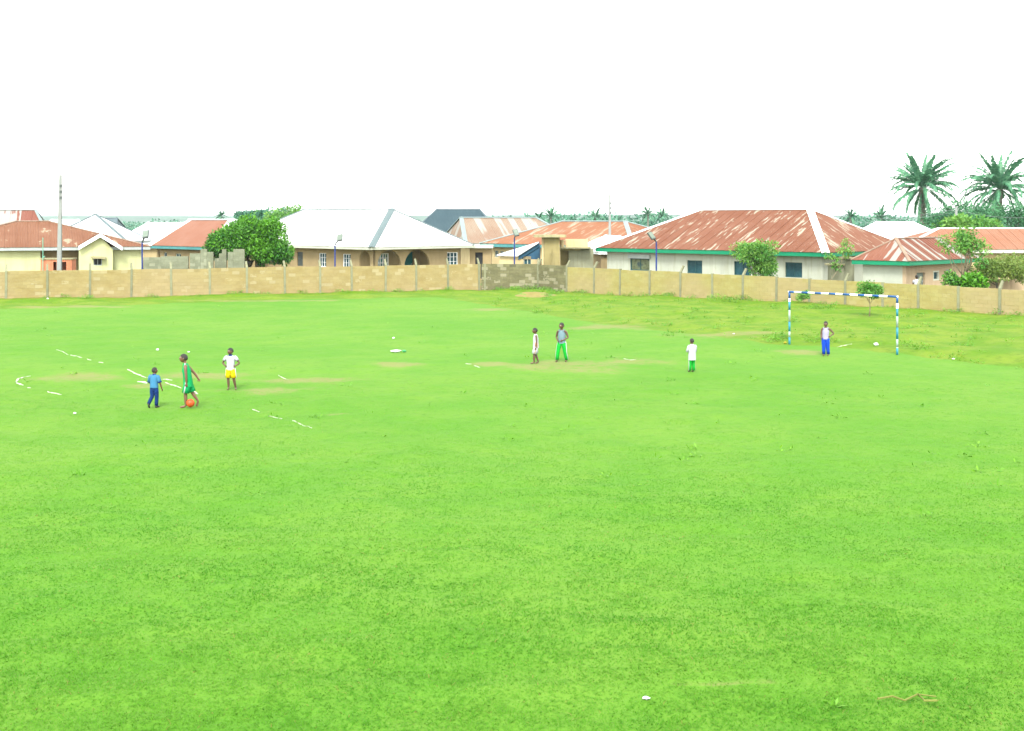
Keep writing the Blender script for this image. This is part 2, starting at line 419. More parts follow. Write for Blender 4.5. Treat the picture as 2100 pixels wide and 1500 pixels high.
gcol = mixc(t, att(t, 'bush'), gcol, mixc(t, sstep(t, noise(t, .02, 4, v), .4, .6), (.030, .085, .045), (.055, .125, .055)))
t.links.new(gcol, b.inputs['Base Color']); b.inputs['Roughness'].default_value = 0.9; b.inputs['Specular IOR Level'].default_value = 0.1
bump(t, b, mth(t, 'ADD', mth(t, 'MULTIPLY', fin, 0.6), mth(t, 'MULTIPLY', vfin, 0.4)), 0.5, 0.06)
ground = link('ground', np_mesh('ground', co, quads, [gm], True, {k: a_.ravel() for k, a_ in attrs.items()}))
tag(ground, 'bright green playing field of short uneven grass reaching to the wall', 'ground', kind='structure')

# hills on the horizon
hx = np.linspace(-2600, 2600, 160)
def ridge(name, dist, hgt, seed, label):
    rows = []
    prof = hgt * (0.55 + 0.45 * vnoise(hx / 420, hx * 0, seed)) * (0.9 + 0.2 * vnoise(hx / 90, hx * 0, seed + 1))
    for k, (dy, f) in enumerate(((-260, -0.2), (-120, 0.45), (0, 1.0), (160, 0.8), (420, -0.2))):
        rows.append(np.stack([hx, np.full_like(hx, dist + dy), prof * f], 1))
    c = np.concatenate(rows); n_ = len(hx)
    q = (np.arange(4)[:, None] * n_ + np.arange(n_ - 1)[None, :]).ravel()
    o = link(name, np_mesh(name, c, np.stack([q, q + 1, q + n_ + 1, q + n_], 1), [M['hill']], True))
    tag(o, label, 'hills', kind='structure')
M['hill'] = plain('far_wooded_hill', (0.045, 0.085, 0.05), 0.95, 0.3, 0.01)
ridge('hills', 2300, 17, 11, 'low bluish hills fading along the horizon')
# ------------------------------------------------------------------ perimeter walls
def blockmat(name, base, pale, dark, pfrac, attr=False, objv=0.9, tone2=None):
    m, t, b = newmat(name)
    if attr: r = N(t, "ShaderNodeAttribute", attribute_name="tint").outputs['Fac']
    else: r = N(t, "ShaderNodeObjectInfo").outputs['Random']
    geo = N(t, "ShaderNodeNewGeometry"); mp = N(t, "ShaderNodeMapping"); mp.inputs['Scale'].default_value = (1, 1, 2.2)
    t.links.new(geo.outputs['Position'], mp.inputs[0])
    n1 = noise(t, 1.1, 4, mp.outputs[0]); n2 = noise(t, 5.0, 3, mp.outputs[0])
    col = mixc(t, sstep(t, mth(t, 'ADD', mth(t, 'MULTIPLY', n1, .7), mth(t, 'MULTIPLY', n2, .3)), 0.35, 0.65), dark, base)
    col = mixc(t, mth(t, 'MULTIPLY', mth(t, 'GREATER_THAN', mth(t, 'ADD', r, mth(t, 'MULTIPLY', mth(t, 'SUBTRACT', n2, .5), .25)), 1 - pfrac), 0.5), col, pale)
    if tone2: col = mixc(t, mth(t, 'MULTIPLY', sstep(t, noise(t, .16, 2, geo.outputs['Position']), .42, .6), .6), col, tone2)
    r2 = mth(t, 'FRACT', mth(t, 'MULTIPLY', r, 37.7))
    hs = N(t, "ShaderNodeHueSaturation"); t.links.new(col, hs.inputs['Color'])
    t.links.new(mth(t, 'ADD', mth(t, 'MULTIPLY', r2, 1 - objv), objv + (1 - objv) / 2 - 0.0), hs.inputs['Value'])
    t.links.new(hs.outputs[0], b.inputs['Base Color']); b.inputs['Roughness'].default_value = 0.95
    b.inputs['Specular IOR Level'].default_value = 0.1
    bump(t, b, n2, 0.4, 0.02)
    return m
SETS = {'sand': (alb(218, 200, 140, KW), alb(240, 228, 180, KW), alb(206, 184, 122, KW), 0.13),
        'smooth': (alb(220, 212, 138, KW), alb(230, 220, 158, KW), alb(212, 198, 120, KW), 0.03),
        'grey': (alb(168, 164, 122, KW), alb(226, 220, 186, KW), alb(140, 138, 100, KW), 0.24)}
MORT = {'sand': alb(208, 188, 128, KW), 'smooth': alb(214, 200, 130, KW), 'grey': alb(128, 126, 92, KW)}
UNIT = MB(); UNIT.box(-.5, .5, -.5, .5, -.5, .5)
def post_mesh(h, bend):
    m = MB(); w = 0.072
    m.hexa([(-w, -w, 0), (w, -w, 0), (w, w, 0), (-w, w, 0), (-w, -w, h), (w, -w, h), (w, w, h), (-w, w, h)])
    if bend:
        a = 0.30; k = 0.75
        m.hexa([(-w, -w, h + .002), (w, -w, h + .002), (w, w, h + .002), (-w, w, h + .002), (-w * k, -w * k + a, h + .42), (w * k, -w * k + a, h + .42), (w * k, w * k + a, h + .37), (-w * k, w * k + a, h + .37)])
    return m
def wall_run(name, label, pts, heights, posts, kind, nearest_first, arms, top_step=0.0, block_w=0.46, course=0.225):
    """pts: foot of the run; posts: distances along it; heights(s): top of the wall"""
    A, B = pts; L = (B - A).length; e = (B - A).normalized(); n_out = Vector((e.y, -e.x, 0))   # towards the camera
    if n_out.y > 0: n_out = -n_out
    ang = math.atan2(e.y, e.x)
    base, pale, dark, pf = SETS[kind]
    t2 = None if kind == 'grey' else alb(224, 202, 154, KW)
    mo = blockmat(kind + '_block', base, pale, dark, pf, tone2=t2); ma = blockmat(kind + '_block_far', base, pale, dark, pf, True, tone2=t2)
    mm = plain(kind + '_mortar', MORT[kind], 0.95, 0.15, 1.2)
    w = thing(name, label, 'wall', A)
    ublk = UNIT.mesh('block', mo)
    items = []
    ss = [0.0] + [p for p in posts if 0.3 < p < L - 0.3] + [L]
    for k in range(len(ss) - 1):
        s0, s1 = ss[k], ss[k + 1]; h = heights((s0 + s1) / 2) + random.uniform(-.03, .03)
        pm = MB(); q0, q1 = A + e * s0, A + e * s1; hw = n_out * 0.075
        pm.hexa([q0 + hw + Vector((0, 0, -.3)), q1 + hw + Vector((0, 0, -.3)), q1 - hw + Vector((0, 0, -.3)), q0 - hw + Vector((0, 0, -.3)),
                 q0 + hw + Vector((0, 0, h - .02)), q1 + hw + Vector((0, 0, h - .02)), q1 - hw + Vector((0, 0, h - .02)), q0 - hw + Vector((0, 0, h - .02))])
        pm.build('wall_panel', mm, w)
        nb = max(2, round((s1 - s0) / block_w)); bl = (s1 - s0) / nb; nc = int(round(h / course)); ch = h / nc
        for c in range(nc):
            off = 0.5 * (c % 2)
            edges = [0.0] + [(j + off) * bl for j in range(0 if off else 1, nb)] + [s1 - s0]
            if off: edges = [0.0] + [(j + .5) * bl for j in range(nb)] + [s1 - s0]
            for x0, x1 in zip(edges[:-1], edges[1:]):
                if c == nc - 1 and random.random() < 0.06: continue
                items.append(((s0 + (x0 + x1) / 2), (c + .5) * ch, x1 - x0 - .014, ch - .014))
    items.sort(key=lambda q: (q[0] if nearest_first == 'start' else -q[0]))
    for (s, z, bw, bh) in items[:300]:
        p = A + e * s
        link('block', ublk, w, p - A + Vector((0, 0, z)) + n_out * random.uniform(-.004, .004), (0, random.uniform(-.006, .006), ang), (bw, 0.166 + random.uniform(-.006, .006), bh))
    if len(items) > 300:
        r = MB(); tint = []
        for (s, z, bw, bh) in items[300:]:
            p = A + e * s; a, d_, hh = e * (bw / 2), n_out * (0.083 + random.uniform(-.003, .003)), Vector((0, 0, bh / 2)); c = p + Vector((0, 0, z))
            r.hexa([c - a + d_ - hh, c + a + d_ - hh, c + a - d_ - hh, c - a - d_ - hh, c - a + d_ + hh, c + a + d_ + hh, c + a - d_ + hh, c - a - d_ + hh])
            tint += [random.random()] * 8
        o = r.build('block', ma, w); o['kind'] = 'stuff'
        at_ = o.data.attributes.new('tint', 'FLOAT', 'POINT'); at_.data.foreach_set('value', tint)
    hp = {}
    for s in posts:
        if s < -0.1 or s > L + 0.1: continue
        h = heights(s) + 0.03; p = A + e * s
        bend = arms(s)
        me = post_mesh(h + .2, bend).mesh('post', M['concrete'])
        # arm leans away from the pitch
        link('post', me, w, p - A + n_out * 0.05 + Vector((0, 0, -.2)), (random.uniform(-.01, .01), random.uniform(-.015, .015), math.atan2(-n_out.y, -n_out.x) - math.pi / 2))
    return w
def s_of(A, B, px):                                    # distance along A-B where a photo column crosses it
    e = (B - A); k = (px - CX) / FOC
    return (k * A.y - A.x) / (e.x - k * e.y) * e.length
lw_posts = [s_of(WL0, WL1, x) for x in (-120, -32, 12, 97, 184, 269, 351, 430, 506, 584, 656, 721, 790, 853, 918, 982)]
wall_run('boundary_wall', 'long left boundary wall of sandy concrete blocks with bent top posts', (WL0, WL1), lambda s: 1.80 + 0.09 * s / (WL1 - WL0).length,
         lw_posts, 'sand', 'start', lambda s: True)
g1 = [s_of(WL1, GC, x) for x in (1000,)]
wall_run('boundary_wall', 'short weathered grey block wall filling the corner between the two sandy walls', (WL1 + Vector((.1, 0.02, 0)), GC), lambda s: 1.88, [0.25, (GC - WL1).length - .1], 'grey', 'start', lambda s: s > 1)
wall_run('boundary_wall', 'grey block wall section right of the corner post beside the sand heap', (GC, WR0), lambda s: 1.84, [0.1], 'grey', 'start', lambda s: True)
rw_posts = [s_of(WR0, WR1, x) for x in (1165, 1220, 1273, 1334, 1397, 1463, 1525, 1594, 1661, 1735, 1812, 1885, 1967, 2052, 2110)]
rw_posts[0] = 0.05
arm_px = [s_of(WR0, WR1, x) for x in (1165, 1220, 1397, 1525, 1735, 1885, 2052)]
wall_run('boundary_wall', 'right boundary wall of smooth sandy panels behind the goal', (WR0, WR1), lambda s: 1.80 - 0.33 * s / (WR1 - WR0).length,
         rw_posts, 'smooth', 'end', lambda s: min(abs(s - q) for q in arm_px) < .3)

# ------------------------------------------------------------------ houses
def clip(poly, s, keep_ge):                            # Sutherland-Hodgman in (s,t)
    out = []
    for i in range(len(poly)):
        a, b_ = poly[i], poly[(i + 1) % len(poly)]
        ia, ib = (a[0] >= s) == keep_ge or a[0] == s, (b_[0] >= s) == keep_ge or b_[0] == s
        if ia: out.append(a)
        if ia != ib:
            k = (s - a[0]) / (b_[0] - a[0]); out.append((s, a[1] + (b_[1] - a[1]) * k))
    return out
def face_sheets(poly, sheet_w, mat, parent, lift=0.03, uvo=(0, 0)):
    """one roof face laid in separate metal sheets that run from the eave to the ridge and lap sideways"""
    E0, E1 = poly[0], poly[1]; e = (E1 - E0).normalized()
    nrm = (E1 - E0).cross(poly[2] - E0).normalized()
    if nrm.z < 0: nrm = -nrm
    tt = nrm.cross(e)
    if tt.z < 0: tt = -tt
    P = [((p - E0).dot(e), (p - E0).dot(tt)) for p in poly]
    P[0] = (P[0][0], -.07); P[1] = (P[1][0], -.07)
    Lr = (E1 - E0).length; n = max(2, round(Lr / sheet_w)); w = Lr / n
    for k in range(n):
        s0, s1 = k * w, (k + 1) * w + .05
        q = clip(clip(P, s0, True), s1, False)
        q = [p for i, p in enumerate(q) if i == 0 or (abs(p[0] - q[i - 1][0]) + abs(p[1] - q[i - 1][1])) > 1e-4]
        if len(q) < 3 or max(p[1] for p in q) < .02: continue
        mb = MB()
        jt = random.uniform(0, .008)
        top = [E0 + e * s + tt * t_ + nrm * (lift + jt + .022 * (s1 - s) / (s1 - s0)) for s, t_ in q]
        bot = [E0 + e * s + tt * t_ + nrm * (lift + jt - .012 + .022 * (s1 - s) / (s1 - s0)) for s, t_ in q]
        ar = sum(q[i][0] * q[(i + 1) % len(q)][1] - q[(i + 1) % len(q)][0] * q[i][1] for i in range(len(q)))
        if (e.cross(tt)).dot(nrm) * ar < 0: top.reverse(); bot.reverse(); q = q[::-1]
        uv = [(s + uvo[0], t_ + uvo[1]) for s, t_ in q]
        mb.face(top, 0, uv)
        mb.face(bot[::-1], 0, uv[::-1])
        for i in range(len(q)):
            j = (i + 1) % len(q)
            mb.face([bot[i], bot[j], top[j], top[i]], 0, [uv[i], uv[j], uv[j], uv[i]])
        mb.build('roof_sheet', mat, parent)
def cap_strip(mb, a, b_, w, th=.05, raise_=.10, ext=.1):
    d = (b_ - a).normalized(); side = d.cross(Vector((0, 0, 1))).normalized(); up = side.cross(d)
    if up.z < 0: up = -up
    a2, b2 = a - d * ext + up * raise_, b_ + d * ext + up * raise_
    s = side * w / 2; dn = up * (-.10 * w)
    # a folded strip: middle ridge and two wings
    for sg in (1, -1):
        q = [a2, b2, b2 + s * sg + dn, a2 + s * sg + dn]
        if sg < 0: q = [q[1], q[0], q[3], q[2]]
        lo = [p - up * th for p in q]
        mb.hexa(lo + q)
class House: pass
UVN = [0]
def hip_house(name, label, C, u, L, W, ze, zr, a0, a1, roof, wall, fascia, cap, b_=None, over=.65, sheets=('front', 'end0', 'end1'), sheet_w=.8,
              cap_w=.35, fh=.26, cat='house', front_holes=None, side_holes=None, hip_w=None, zbase=0.0):
    """hipped house: C nearest eave corner, u along the eave, v = depth; front = eave along u, end0 at C, end1 at the far end"""
    u = Vector((*u, 0)).normalized(); v = Vector((-u.y, u.x, 0))
    if v.y < 0 and abs(v.y) > .2 or (abs(v.y) <= .2 and v.x < 0): v = -v
    C = Vector((C[0], C[1], 0)); b_ = W / 2 if b_ is None else b_
    E = [C, C + u * L, C + u * L + v * W, C + v * W]
    ez = Vector((0, 0, ze)); rz = Vector((0, 0, zr))
    R0, R1 = C + u * a0 + v * b_ + rz, C + u * (L - a1) + v * b_ + rz
    Z = [p + ez for p in E]
    cen = C + u * L / 2 + v * W / 2
    H = House(); H.root = thing(name, label, cat, (cen.x, cen.y, 0)); H.E, H.u, H.v = E, u, v
    rb = MB()
    F = {'front': [Z[0], Z[1], R1, R0], 'end1': [Z[1], Z[2], R1], 'back': [Z[2], Z[3], R0, R1], 'end0': [Z[3], Z[0], R0]}
    ccw = (u.cross(v)).z > 0
    for k, f in F.items(): rb.face(f if ccw else f[::-1], 0, [(0, 0)] * len(f))
    lo = [p - Vector((0, 0, .06)) for p in Z]
    rb.face(lo[::-1] if ccw else lo)
    for i in range(4):
        j = (i + 1) % 4
        q = [lo[i], lo[j], Z[j], Z[i]]; rb.face(q if ccw else q[::-1])
    H.roof = rb.build('roof', roof, H.root)
    for k in sheets:
        UVN[0] += 13.7
        f = F[k]
        face_sheets(f, sheet_w, roof, H.roof, uvo=(UVN[0], UVN[0] * .7))
    for (a, c, wd_) in ((R0, R1, cap_w), (Z[0], R0, hip_w or cap_w), (Z[1], R1, hip_w or cap_w), (Z[2], R1, cap_w), (Z[3], R0, cap_w)):
        if cap is None or (c - a).length < .2: continue
        cb = MB(); cap_strip(cb, a, c, wd_); cb.build('ridge_cap', cap, H.roof)
    for i in range(4):                                  # fascia boards butt at the corners
        j = (i + 1) % 4
        d = (E[j] - E[i]).normalized(); n = (E[i] + E[j]) / 2 - cen; n = n - d * n.dot(d); n.normalize()
        fb = MB(); p, q = Z[i] + n * .003, Z[j] + n * .003
        if i % 2 == 0: p, q = p - d * .033, q + d * .033
        o_, dz = n * .03, Vector((0, 0, fh))
        fb.hexa([p - dz, q - dz, q - dz + o_, p - dz + o_, p + Vector((0, 0, .02)), q + Vector((0, 0, .02)), q + o_ + Vector((0, 0, .02)), p + o_ + Vector((0, 0, .02))])
        fb.build('fascia_board', fascia, H.root)
    H.fr = {}
    wi = [C + u * over + v * over, C + u * (L - over) + v * over, C + u * (L - over) + v * (W - over), C + u * over + v * (W - over)]
    for k, (i, j) in {'front': (0, 1), 'end1': (1, 2), 'back': (2, 3), 'end0': (3, 0)}.items():
        d = (wi[j] - wi[i]).normalized(); n = (wi[i] + wi[j]) / 2 - cen; n = n - d * n.dot(d); n.normalize()
        r = Vector((-n.y, n.x, 0))                      # right, seen from outside
        O = wi[i] if (wi[j] - wi[i]).dot(r) > 0 else wi[j]
        H.fr[k] = Frame(O, r, n, (wi[j] - wi[i]).length)
    H.ze = ze; H.wall = wall; H.top = ze - .065
    return H
def wall_with_holes(parent, F, z0, z1, holes, mat, t=.22, name='wall', u0=0.0, u1=None):
    """holes: (u0,u1,v0,v1,'rect'|'arch'); the opening's sides are real reveals t deep"""
    mb = MB(); u1 = F.W if u1 is None else u1
    br = {u0, u1}
    for h in holes:
        n = 12 if h[4] == 'arch' else 1
        for k in range(n + 1): br.add(h[0] + (h[1] - h[0]) * (0.5 - 0.5 * math.cos(math.pi * k / n) if n > 1 else k))
    br = sorted(x for x in br if u0 - 1e-6 <= x <= u1 + 1e-6)
    def top(h, x):
        if h[4] == 'rect': return h[3]
        r = (h[1] - h[0]) / 2; c = (h[0] + h[1]) / 2
        k = max(0.0, 1 - ((x - c) / r) ** 2); rise = min(r * 1.05, h[3] - h[2])
        return h[3] - rise + rise * math.sqrt(k)
    P = F.p
    def q2(xa, xb, la, lb, ha, hb):
        mb.face([P(xa, la), P(xb, lb), P(xb, hb), P(xa, ha)]); mb.face([P(xb, lb, -t), P(xa, la, -t), P(xa, ha, -t), P(xb, hb, -t)])
    for xa, xb in zip(br[:-1], br[1:]):
        if xb - xa < 1e-5: continue
        hs = sorted([h for h in holes if h[0] <= (xa + xb) / 2 <= h[1]], key=lambda h: h[2])
        la = lb = z0
        for h in hs:
            if h[2] > z0 + 1e-4: q2(xa, xb, la, lb, h[2], h[2]); mb.face([P(xa, h[2]), P(xa, h[2], -t), P(xb, h[2], -t), P(xb, h[2])][::-1])
            la, lb = top(h, xa), top(h, xb)
            mb.face([P(xa, la), P(xa, la, -t), P(xb, lb, -t), P(xb, lb)])
        q2(xa, xb, la, lb, z1, z1)
    for h in holes:
        for x, sg in ((h[0], 1), (h[1], -1)):
            q = [P(x, h[2]), P(x, h[2], -t), P(x, top(h, x), -t), P(x, top(h, x))]
            if (q[2] - q[0]).length > 0.02: mb.face(q if sg > 0 else q[::-1])
    mb.face([P(u0, z1), P(u1, z1), P(u1, z1, -t), P(u0, z1, -t)])
    mb.face([P(u0, z0), P(u0, z1), P(u0, z1, -t), P(u0, z0, -t)]); mb.face([P(u1, z0), P(u1, z0, -t), P(u1, z1, -t), P(u1, z1)])
    return mb.build(name, mat, parent)
def window(parent, F, r, frame, pane, cols=2, rows=1, depth=.14, fw=.07, bar=.035, proud=0.0, sill=None):
    u0, u1, v0, v1 = r
    m = MB(); a, b_ = -depth, -depth + .07 + proud
    m.boxf(F, u0, u0 + fw, v0, v1, a, b_); m.boxf(F, u1 - fw, u1, v0, v1, a, b_)
    m.boxf(F, u0 + fw, u1 - fw, v0, v0 + fw, a, b_); m.boxf(F, u0 + fw, u1 - fw, v1 - fw, v1, a, b_)
    w = m.build('window', frame, parent)
    p = MB(); p.boxf(F, u0 + fw * .5, u1 - fw * .5, v0 + fw * .5, v1 - fw * .5, a - .03, a + .015); p.build('pane', pane, w)
    if cols > 1 or rows > 1:
        for k in range(1, cols):
            g = MB(); x = u0 + (u1 - u0) * k / cols; g.boxf(F, x - bar / 2, x + bar / 2, v0 + fw, v1 - fw, a + .018, b_ - .01); g.build('glazing_bar', frame, w)
        for k in range(1, rows):
            g = MB(); z = v0 + (v1 - v0) * k / rows; g.boxf(F, u0 + fw, u1 - fw, z - bar / 2, z + bar / 2, a + .02, b_ - .006); g.build('glazing_bar', frame, w)
    if sill:
        s = MB(); s.boxf(F, u0 - .08, u1 + .08, v0 - .09, v0 - .003, -.02, .07); s.build('sill', sill, w)
    return w
def door(parent, F, r, mat, depth=.14, name='door'):
    u0, u1, v0, v1 = r
    m = MB(); m.boxf(F, u0, u1, v0, v1, -depth - .04, -depth)
    for k in range(2):                                  # two raised panels per leaf
        a, c = v0 + (v1 - v0) * (.08 + .47 * k), v0 + (v1 - v0) * (.48 + .45 * k)
        m.boxf(F, u0 + (u1 - u0) * .15, u0 + (u1 - u0) * .85, a, c, -depth + .002, -depth + .02)
    d = m.build(name, mat, parent)
    h = MB(); x = u0 + (u1 - u0) * .88; h.boxf(F, x - .02, x + .02, v0 + 1.0, v0 + 1.12, -depth + .003, -depth + .06); h.build('handle', M['greyfascia'], d)
    return d
def plain_walls(H, keys, mat=None, z0=-.2):
    for k in keys:
        F = H.fr[k]; mb = MB(); mb.boxf(F, 0 if k in ('front', 'back') else .223, F.W if k in ('front', 'back') else F.W - .223, z0, H.top, -.22, 0); mb.build('wall', mat or H.wall, H.root)

Q = .7071
# --- white-roofed house with arched porch (centre left)
G = hip_house('arched_porch_house', 'tan house under a broad white sheet roof with arched porch openings', (-11.08, 100.0), (-.70, .714), 22.0, 10.9, 3.0, 6.02, 4.75, 4.4,
              M['whiteroof'], M['tan'], M['palefascia'], M['cap_grey'], b_=5.9, over=.75, fh=.22, sheets=('front', 'end0'), cap_w=.3, hip_w=.55)
F = G.fr['front']
rects = [F.rect(609, 517, 621, 546), F.rect(654, 519, 669, 548), F.rect(703, 521, 719, 549)]
arch_s = F.rect(737, 514, 761, 556, vmin=.45); arch_s[1] = min(arch_s[1], F.W - .38)
wall_with_holes(G.root, F, -.2, G.top, [(*r, 'rect') for r in rects] + [(*arch_s, 'arch')], M['tan'])
dw = MB(); dw.boxf(F, *rects[0], -.16, -.10)
for k in range(5): dw.boxf(F, rects[0][0] + .05, rects[0][1] - .05, rects[0][2] + .08 + .2 * k, rects[0][2] + .22 + .2 * k, -.098, -.08)
tag(dw.build('shutter', M['lamp'], G.root), 'dark closed shutter')
for r in rects[1:]: window(G.root, F, r, M['white'], M['glass'], 3, 3, proud=.01, fw=.04, bar=.022, sill=M['white'])
E0 = G.fr['end0']
a1 = E0.rect(773, 513.5, 823, 556, vmin=.45); a2 = E0.rect(829, 512.5, 882, 556, vmin=.45); wr = E0.rect(917, 518, 939, 546)
a1[0] = max(a1[0], .42)
wall_with_holes(G.root, E0, -.2, G.top, [(*a1, 'arch'), (*a2, 'arch'), (*wr, 'rect')], M['tan'], u0=.002)
window(G.root, E0, wr, M['white'], M['glass'], 3, 3, proud=.02, fw=.055, bar=.03, sill=M['white'])
# porch room behind the arches
PI_ = Frame(E0.p(0, 0, -1.9), E0.e, E0.n, E0.W)
rw = PI_.rect(775, 520, 797, 549, w=0); rd = PI_.rect(828, 517, 848, 552, vmin=.4); rw2 = PI_.rect(864, 518, 876, 545)
ue = a2[1] + .5
wall_with_holes(G.root, PI_, 0, G.top, [(*rw, 'rect'), (*rd, 'rect'), (*rw2, 'rect')], M['tan'], u0=.24, u1=ue)
window(G.root, PI_, rw, M['white'], M['tealglass'], 4, 3, bar=.05, proud=.06)
window(G.root, PI_, rw2, M['white'], M['tealglass'], 2, 1, bar=.05, proud=.06)
M['tealdoor'] = plain('teal_door_paint', alb(10, 100, 95, 1.6), 0.5, 0.1)
door(G.root, PI_, rd, M['tealdoor'])
fl = MB(); fl.boxf(E0, .24, ue, -.1, .4, -1.9, -.23); fl.build('porch_floor', M['slab'], G.root)
sw = MB(); sw.boxf(E0, ue + .002, ue + .2, -.1, G.top, -1.9, -.23); sw.build('porch_wall', M['tan'], G.root)
plain_walls(G, ('end1', 'back'))
# annex with a dark door at its right
An = thing('flat_roof_annex', 'small tan annex with flat roof and dark doorway right of the white roof', 'outbuilding', (-2.6, 109.4, 0))
Fa = Frame((-3.62, 108.6, 0), (1, 0.02, 0), (0, -1, 0), 1.85)
rd = Fa.rect(974.5, 518, 990, 560, vmin=.1)
wall_with_holes(An, Fa, -.1, 2.72, [(*rd, 'rect')], M['tan'])
for x0, x1, w0, w1 in ((0, .2, -3, -.223), (1.65, 1.85, -3, -.223), (.2, 1.65, -3, -2.8)):
    mb = MB(); mb.boxf(Fa, x0, x1, -.1, 2.72, w0, w1); mb.build('wall', M['tan'], An)
mb = MB(); mb.boxf(Fa, -.1, 2.0, 2.73, 2.95, -3.2, .55); mb.build('roof', M['palefascia'], An)
door(An, Fa, rd, M['dark'], .18)

# --- long rust-roofed house with green fascia (right)
Nh = hip_house('long_rust_roof_house', 'long cream house with streaked rusty roof and green fascia behind the right wall', (20.5, 82.9), (-Q, Q), 19.9, 12.2, 3.02, 5.88, 5.0, 5.2,
               M['rust'], M['cream'], M['greenfascia'], M['cap_white'], b_=6.2, over=.6, fh=.28, sheets=('front', 'end0'), cap_w=.36, hip_w=.52)
F = Nh.fr['front']
rs = [F.rect(1292, 530, 1332, 556), F.rect(1409, 534, 1440, 562), F.rect(1505, 536, 1540, 566), F.rect(1610, 538, 1645, 570)]
wall_with_holes(Nh.root, F, -.2, Nh.top, [(*r, 'rect') for r in rs], M['cream'])
M['tealframe'] = plain('dark_teal_frame', alb(40, 92, 92, KV), 0.5, 0.1)
M['glass2'] = plain('beige_reflection_glass', alb(120, 130, 95, KV), 0.25, 0.5, 1.5, c2=(0.03, 0.05, 0.05), spec=0.5)  # beige reflection painted into the pane colour, broken by dark patches
for k, r in enumerate(rs): window(Nh.root, F, r, M['tealframe'], M['glass2'] if k == 0 else M['glass'], 2, 1, fw=.06, depth=.16)
lt = MB(); lt.boxf(F, rs[0][0] - .1, rs[0][1] + .1, rs[0][3] + .003, rs[0][3] + .3, .003, .14); lt.build('lintel', M['greyfascia'], Nh.root)
plain_walls(Nh, ('end0', 'end1', 'back'))

# --- small rust and white roofed house far right
Oh = hip_house('small_rust_roof_house', 'small house with rust and white banded roof and green fascia at the right', (23.5, 75.0), (Q, Q), 9.6, 3.75, 2.72, 3.98, 1.9, 1.9,
               M['rustband'], M['cream'], M['greenfascia'], M['cap_rust'], over=.45, fh=.27, sheets=('front', 'end0'), sheet_w=.40, cap_w=.2)
F = Oh.fr['front']
rdo = F.rect(1880, 560, 1897, 588, vmin=.35); r1 = F.rect(1914, 556, 1926, 575); r2 = F.rect(1940, 553, 1949, 572)
wall_with_holes(Oh.root, F, -.1, Oh.top, [(*rdo, 'rect'), (*r1, 'rect'), (*r2, 'rect')], M['pink'])
M['greydoor'] = plain('grey_door_paint', alb(135, 150, 140, KV), 0.6, 0.1)
door(Oh.root, F, rdo, M['greydoor']); window(Oh.root, F, r1, M['palefascia'], M['glass'], 1, 1, fw=.09, proud=.06); window(Oh.root, F, r2, M['greyfascia'], M['tealglass'], 1, 1)
plain_walls(Oh, ('end0', 'end1', 'back'))
st = MB(); st.boxf(F, .6, 4.2, -.1, .34, .003, 1.15); st.build('step', M['slab'], Oh.root)

# --- plain orange roof behind it, white roof further back
Ph = hip_house('plain_orange_roof_house', 'house with plain orange sheet roof behind the small house at far right', (28.6, 94.0), (1, 0), 17.0, 8.4, 2.95, 4.44, 4.4, 4.4,
               M['orangeplain'], M['tan2'], M['palefascia'], M['cap_white'], sheets=('front', 'end0'), cap_w=.28)
plain_walls(Ph, ('front', 'end0', 'end1', 'back'))
Qh = hip_house('low_white_roof_house', 'low white roof showing between the long rust roof and the oil palm', (32.6, 119), (1, .05), 10.4, 9.0, 2.6, 4.88, 3.2, 3.6,
               M['whiteroof'], M['tan2'], M['greyfascia'], M['cap_white'], sheets=('front',), sheet_w=1.0)
plain_walls(Qh, ('front', 'end0', 'end1', 'back'))

# --- orange roof house (centre), its wall shows two small windows
Jh = hip_house('streaked_orange_roof_house', 'house with orange streaked roof and teal fascia behind the grey wall', (-2.95, 118.0), (Q, -Q), 18.4, 10.8, 2.95, 4.98, 5.4, 5.4,
               M['orange'], M['tan2'], M['tealfascia'], M['cap_tealwhite'], sheets=('front', 'end0', 'end1'), cap_w=.4, fh=.3, over=.5)
F = Jh.fr['front']
r1, r2 = F.rect(1014, 514, 1022, 528), F.rect(1025.5, 515, 1033, 528)
wall_with_holes(Jh.root, F, -.1, Jh.top, [(*r1, 'rect'), (*r2, 'rect')], M['tan2'])
for r in (r1, r2): window(Jh.root, F, r, M['palefascia'], M['glass'], 2, 1, fw=.06)
plain_walls(Jh, ('end0', 'end1', 'back'))
# --- cream and rust roof behind it
Ih = hip_house('cream_striped_roof_house', 'house with cream and rust striped roof and pale ridge caps behind the arched house', (-4.68, 128.0), (.94, .34), 12.8, 9.2, 2.75, 5.35, 1.0, 3.4,
               M['cream_rust'], M['tan2'], M['greyfascia'], M['cap_tealwhite'], b_=4.6, sheets=('front', 'end0'), cap_w=.45, sheet_w=.75)
plain_walls(Ih, ('front', 'end0', 'end1', 'back'))
Hh = hip_house('dark_slate_roof_house', 'distant house with dark blue grey roof above the white roof', (-13.0, 160.0), (1, 0.0), 11.6, 10.0, 3.2, 6.45, 3.2, 2.8,
               M['darkroof'], M['tan2'], M['greyfascia'], M['bluegreyroof'], sheets=('front',), sheet_w=1.2, cap_w=.2)
plain_walls(Hh, ('front', 'end0', 'end1', 'back'))

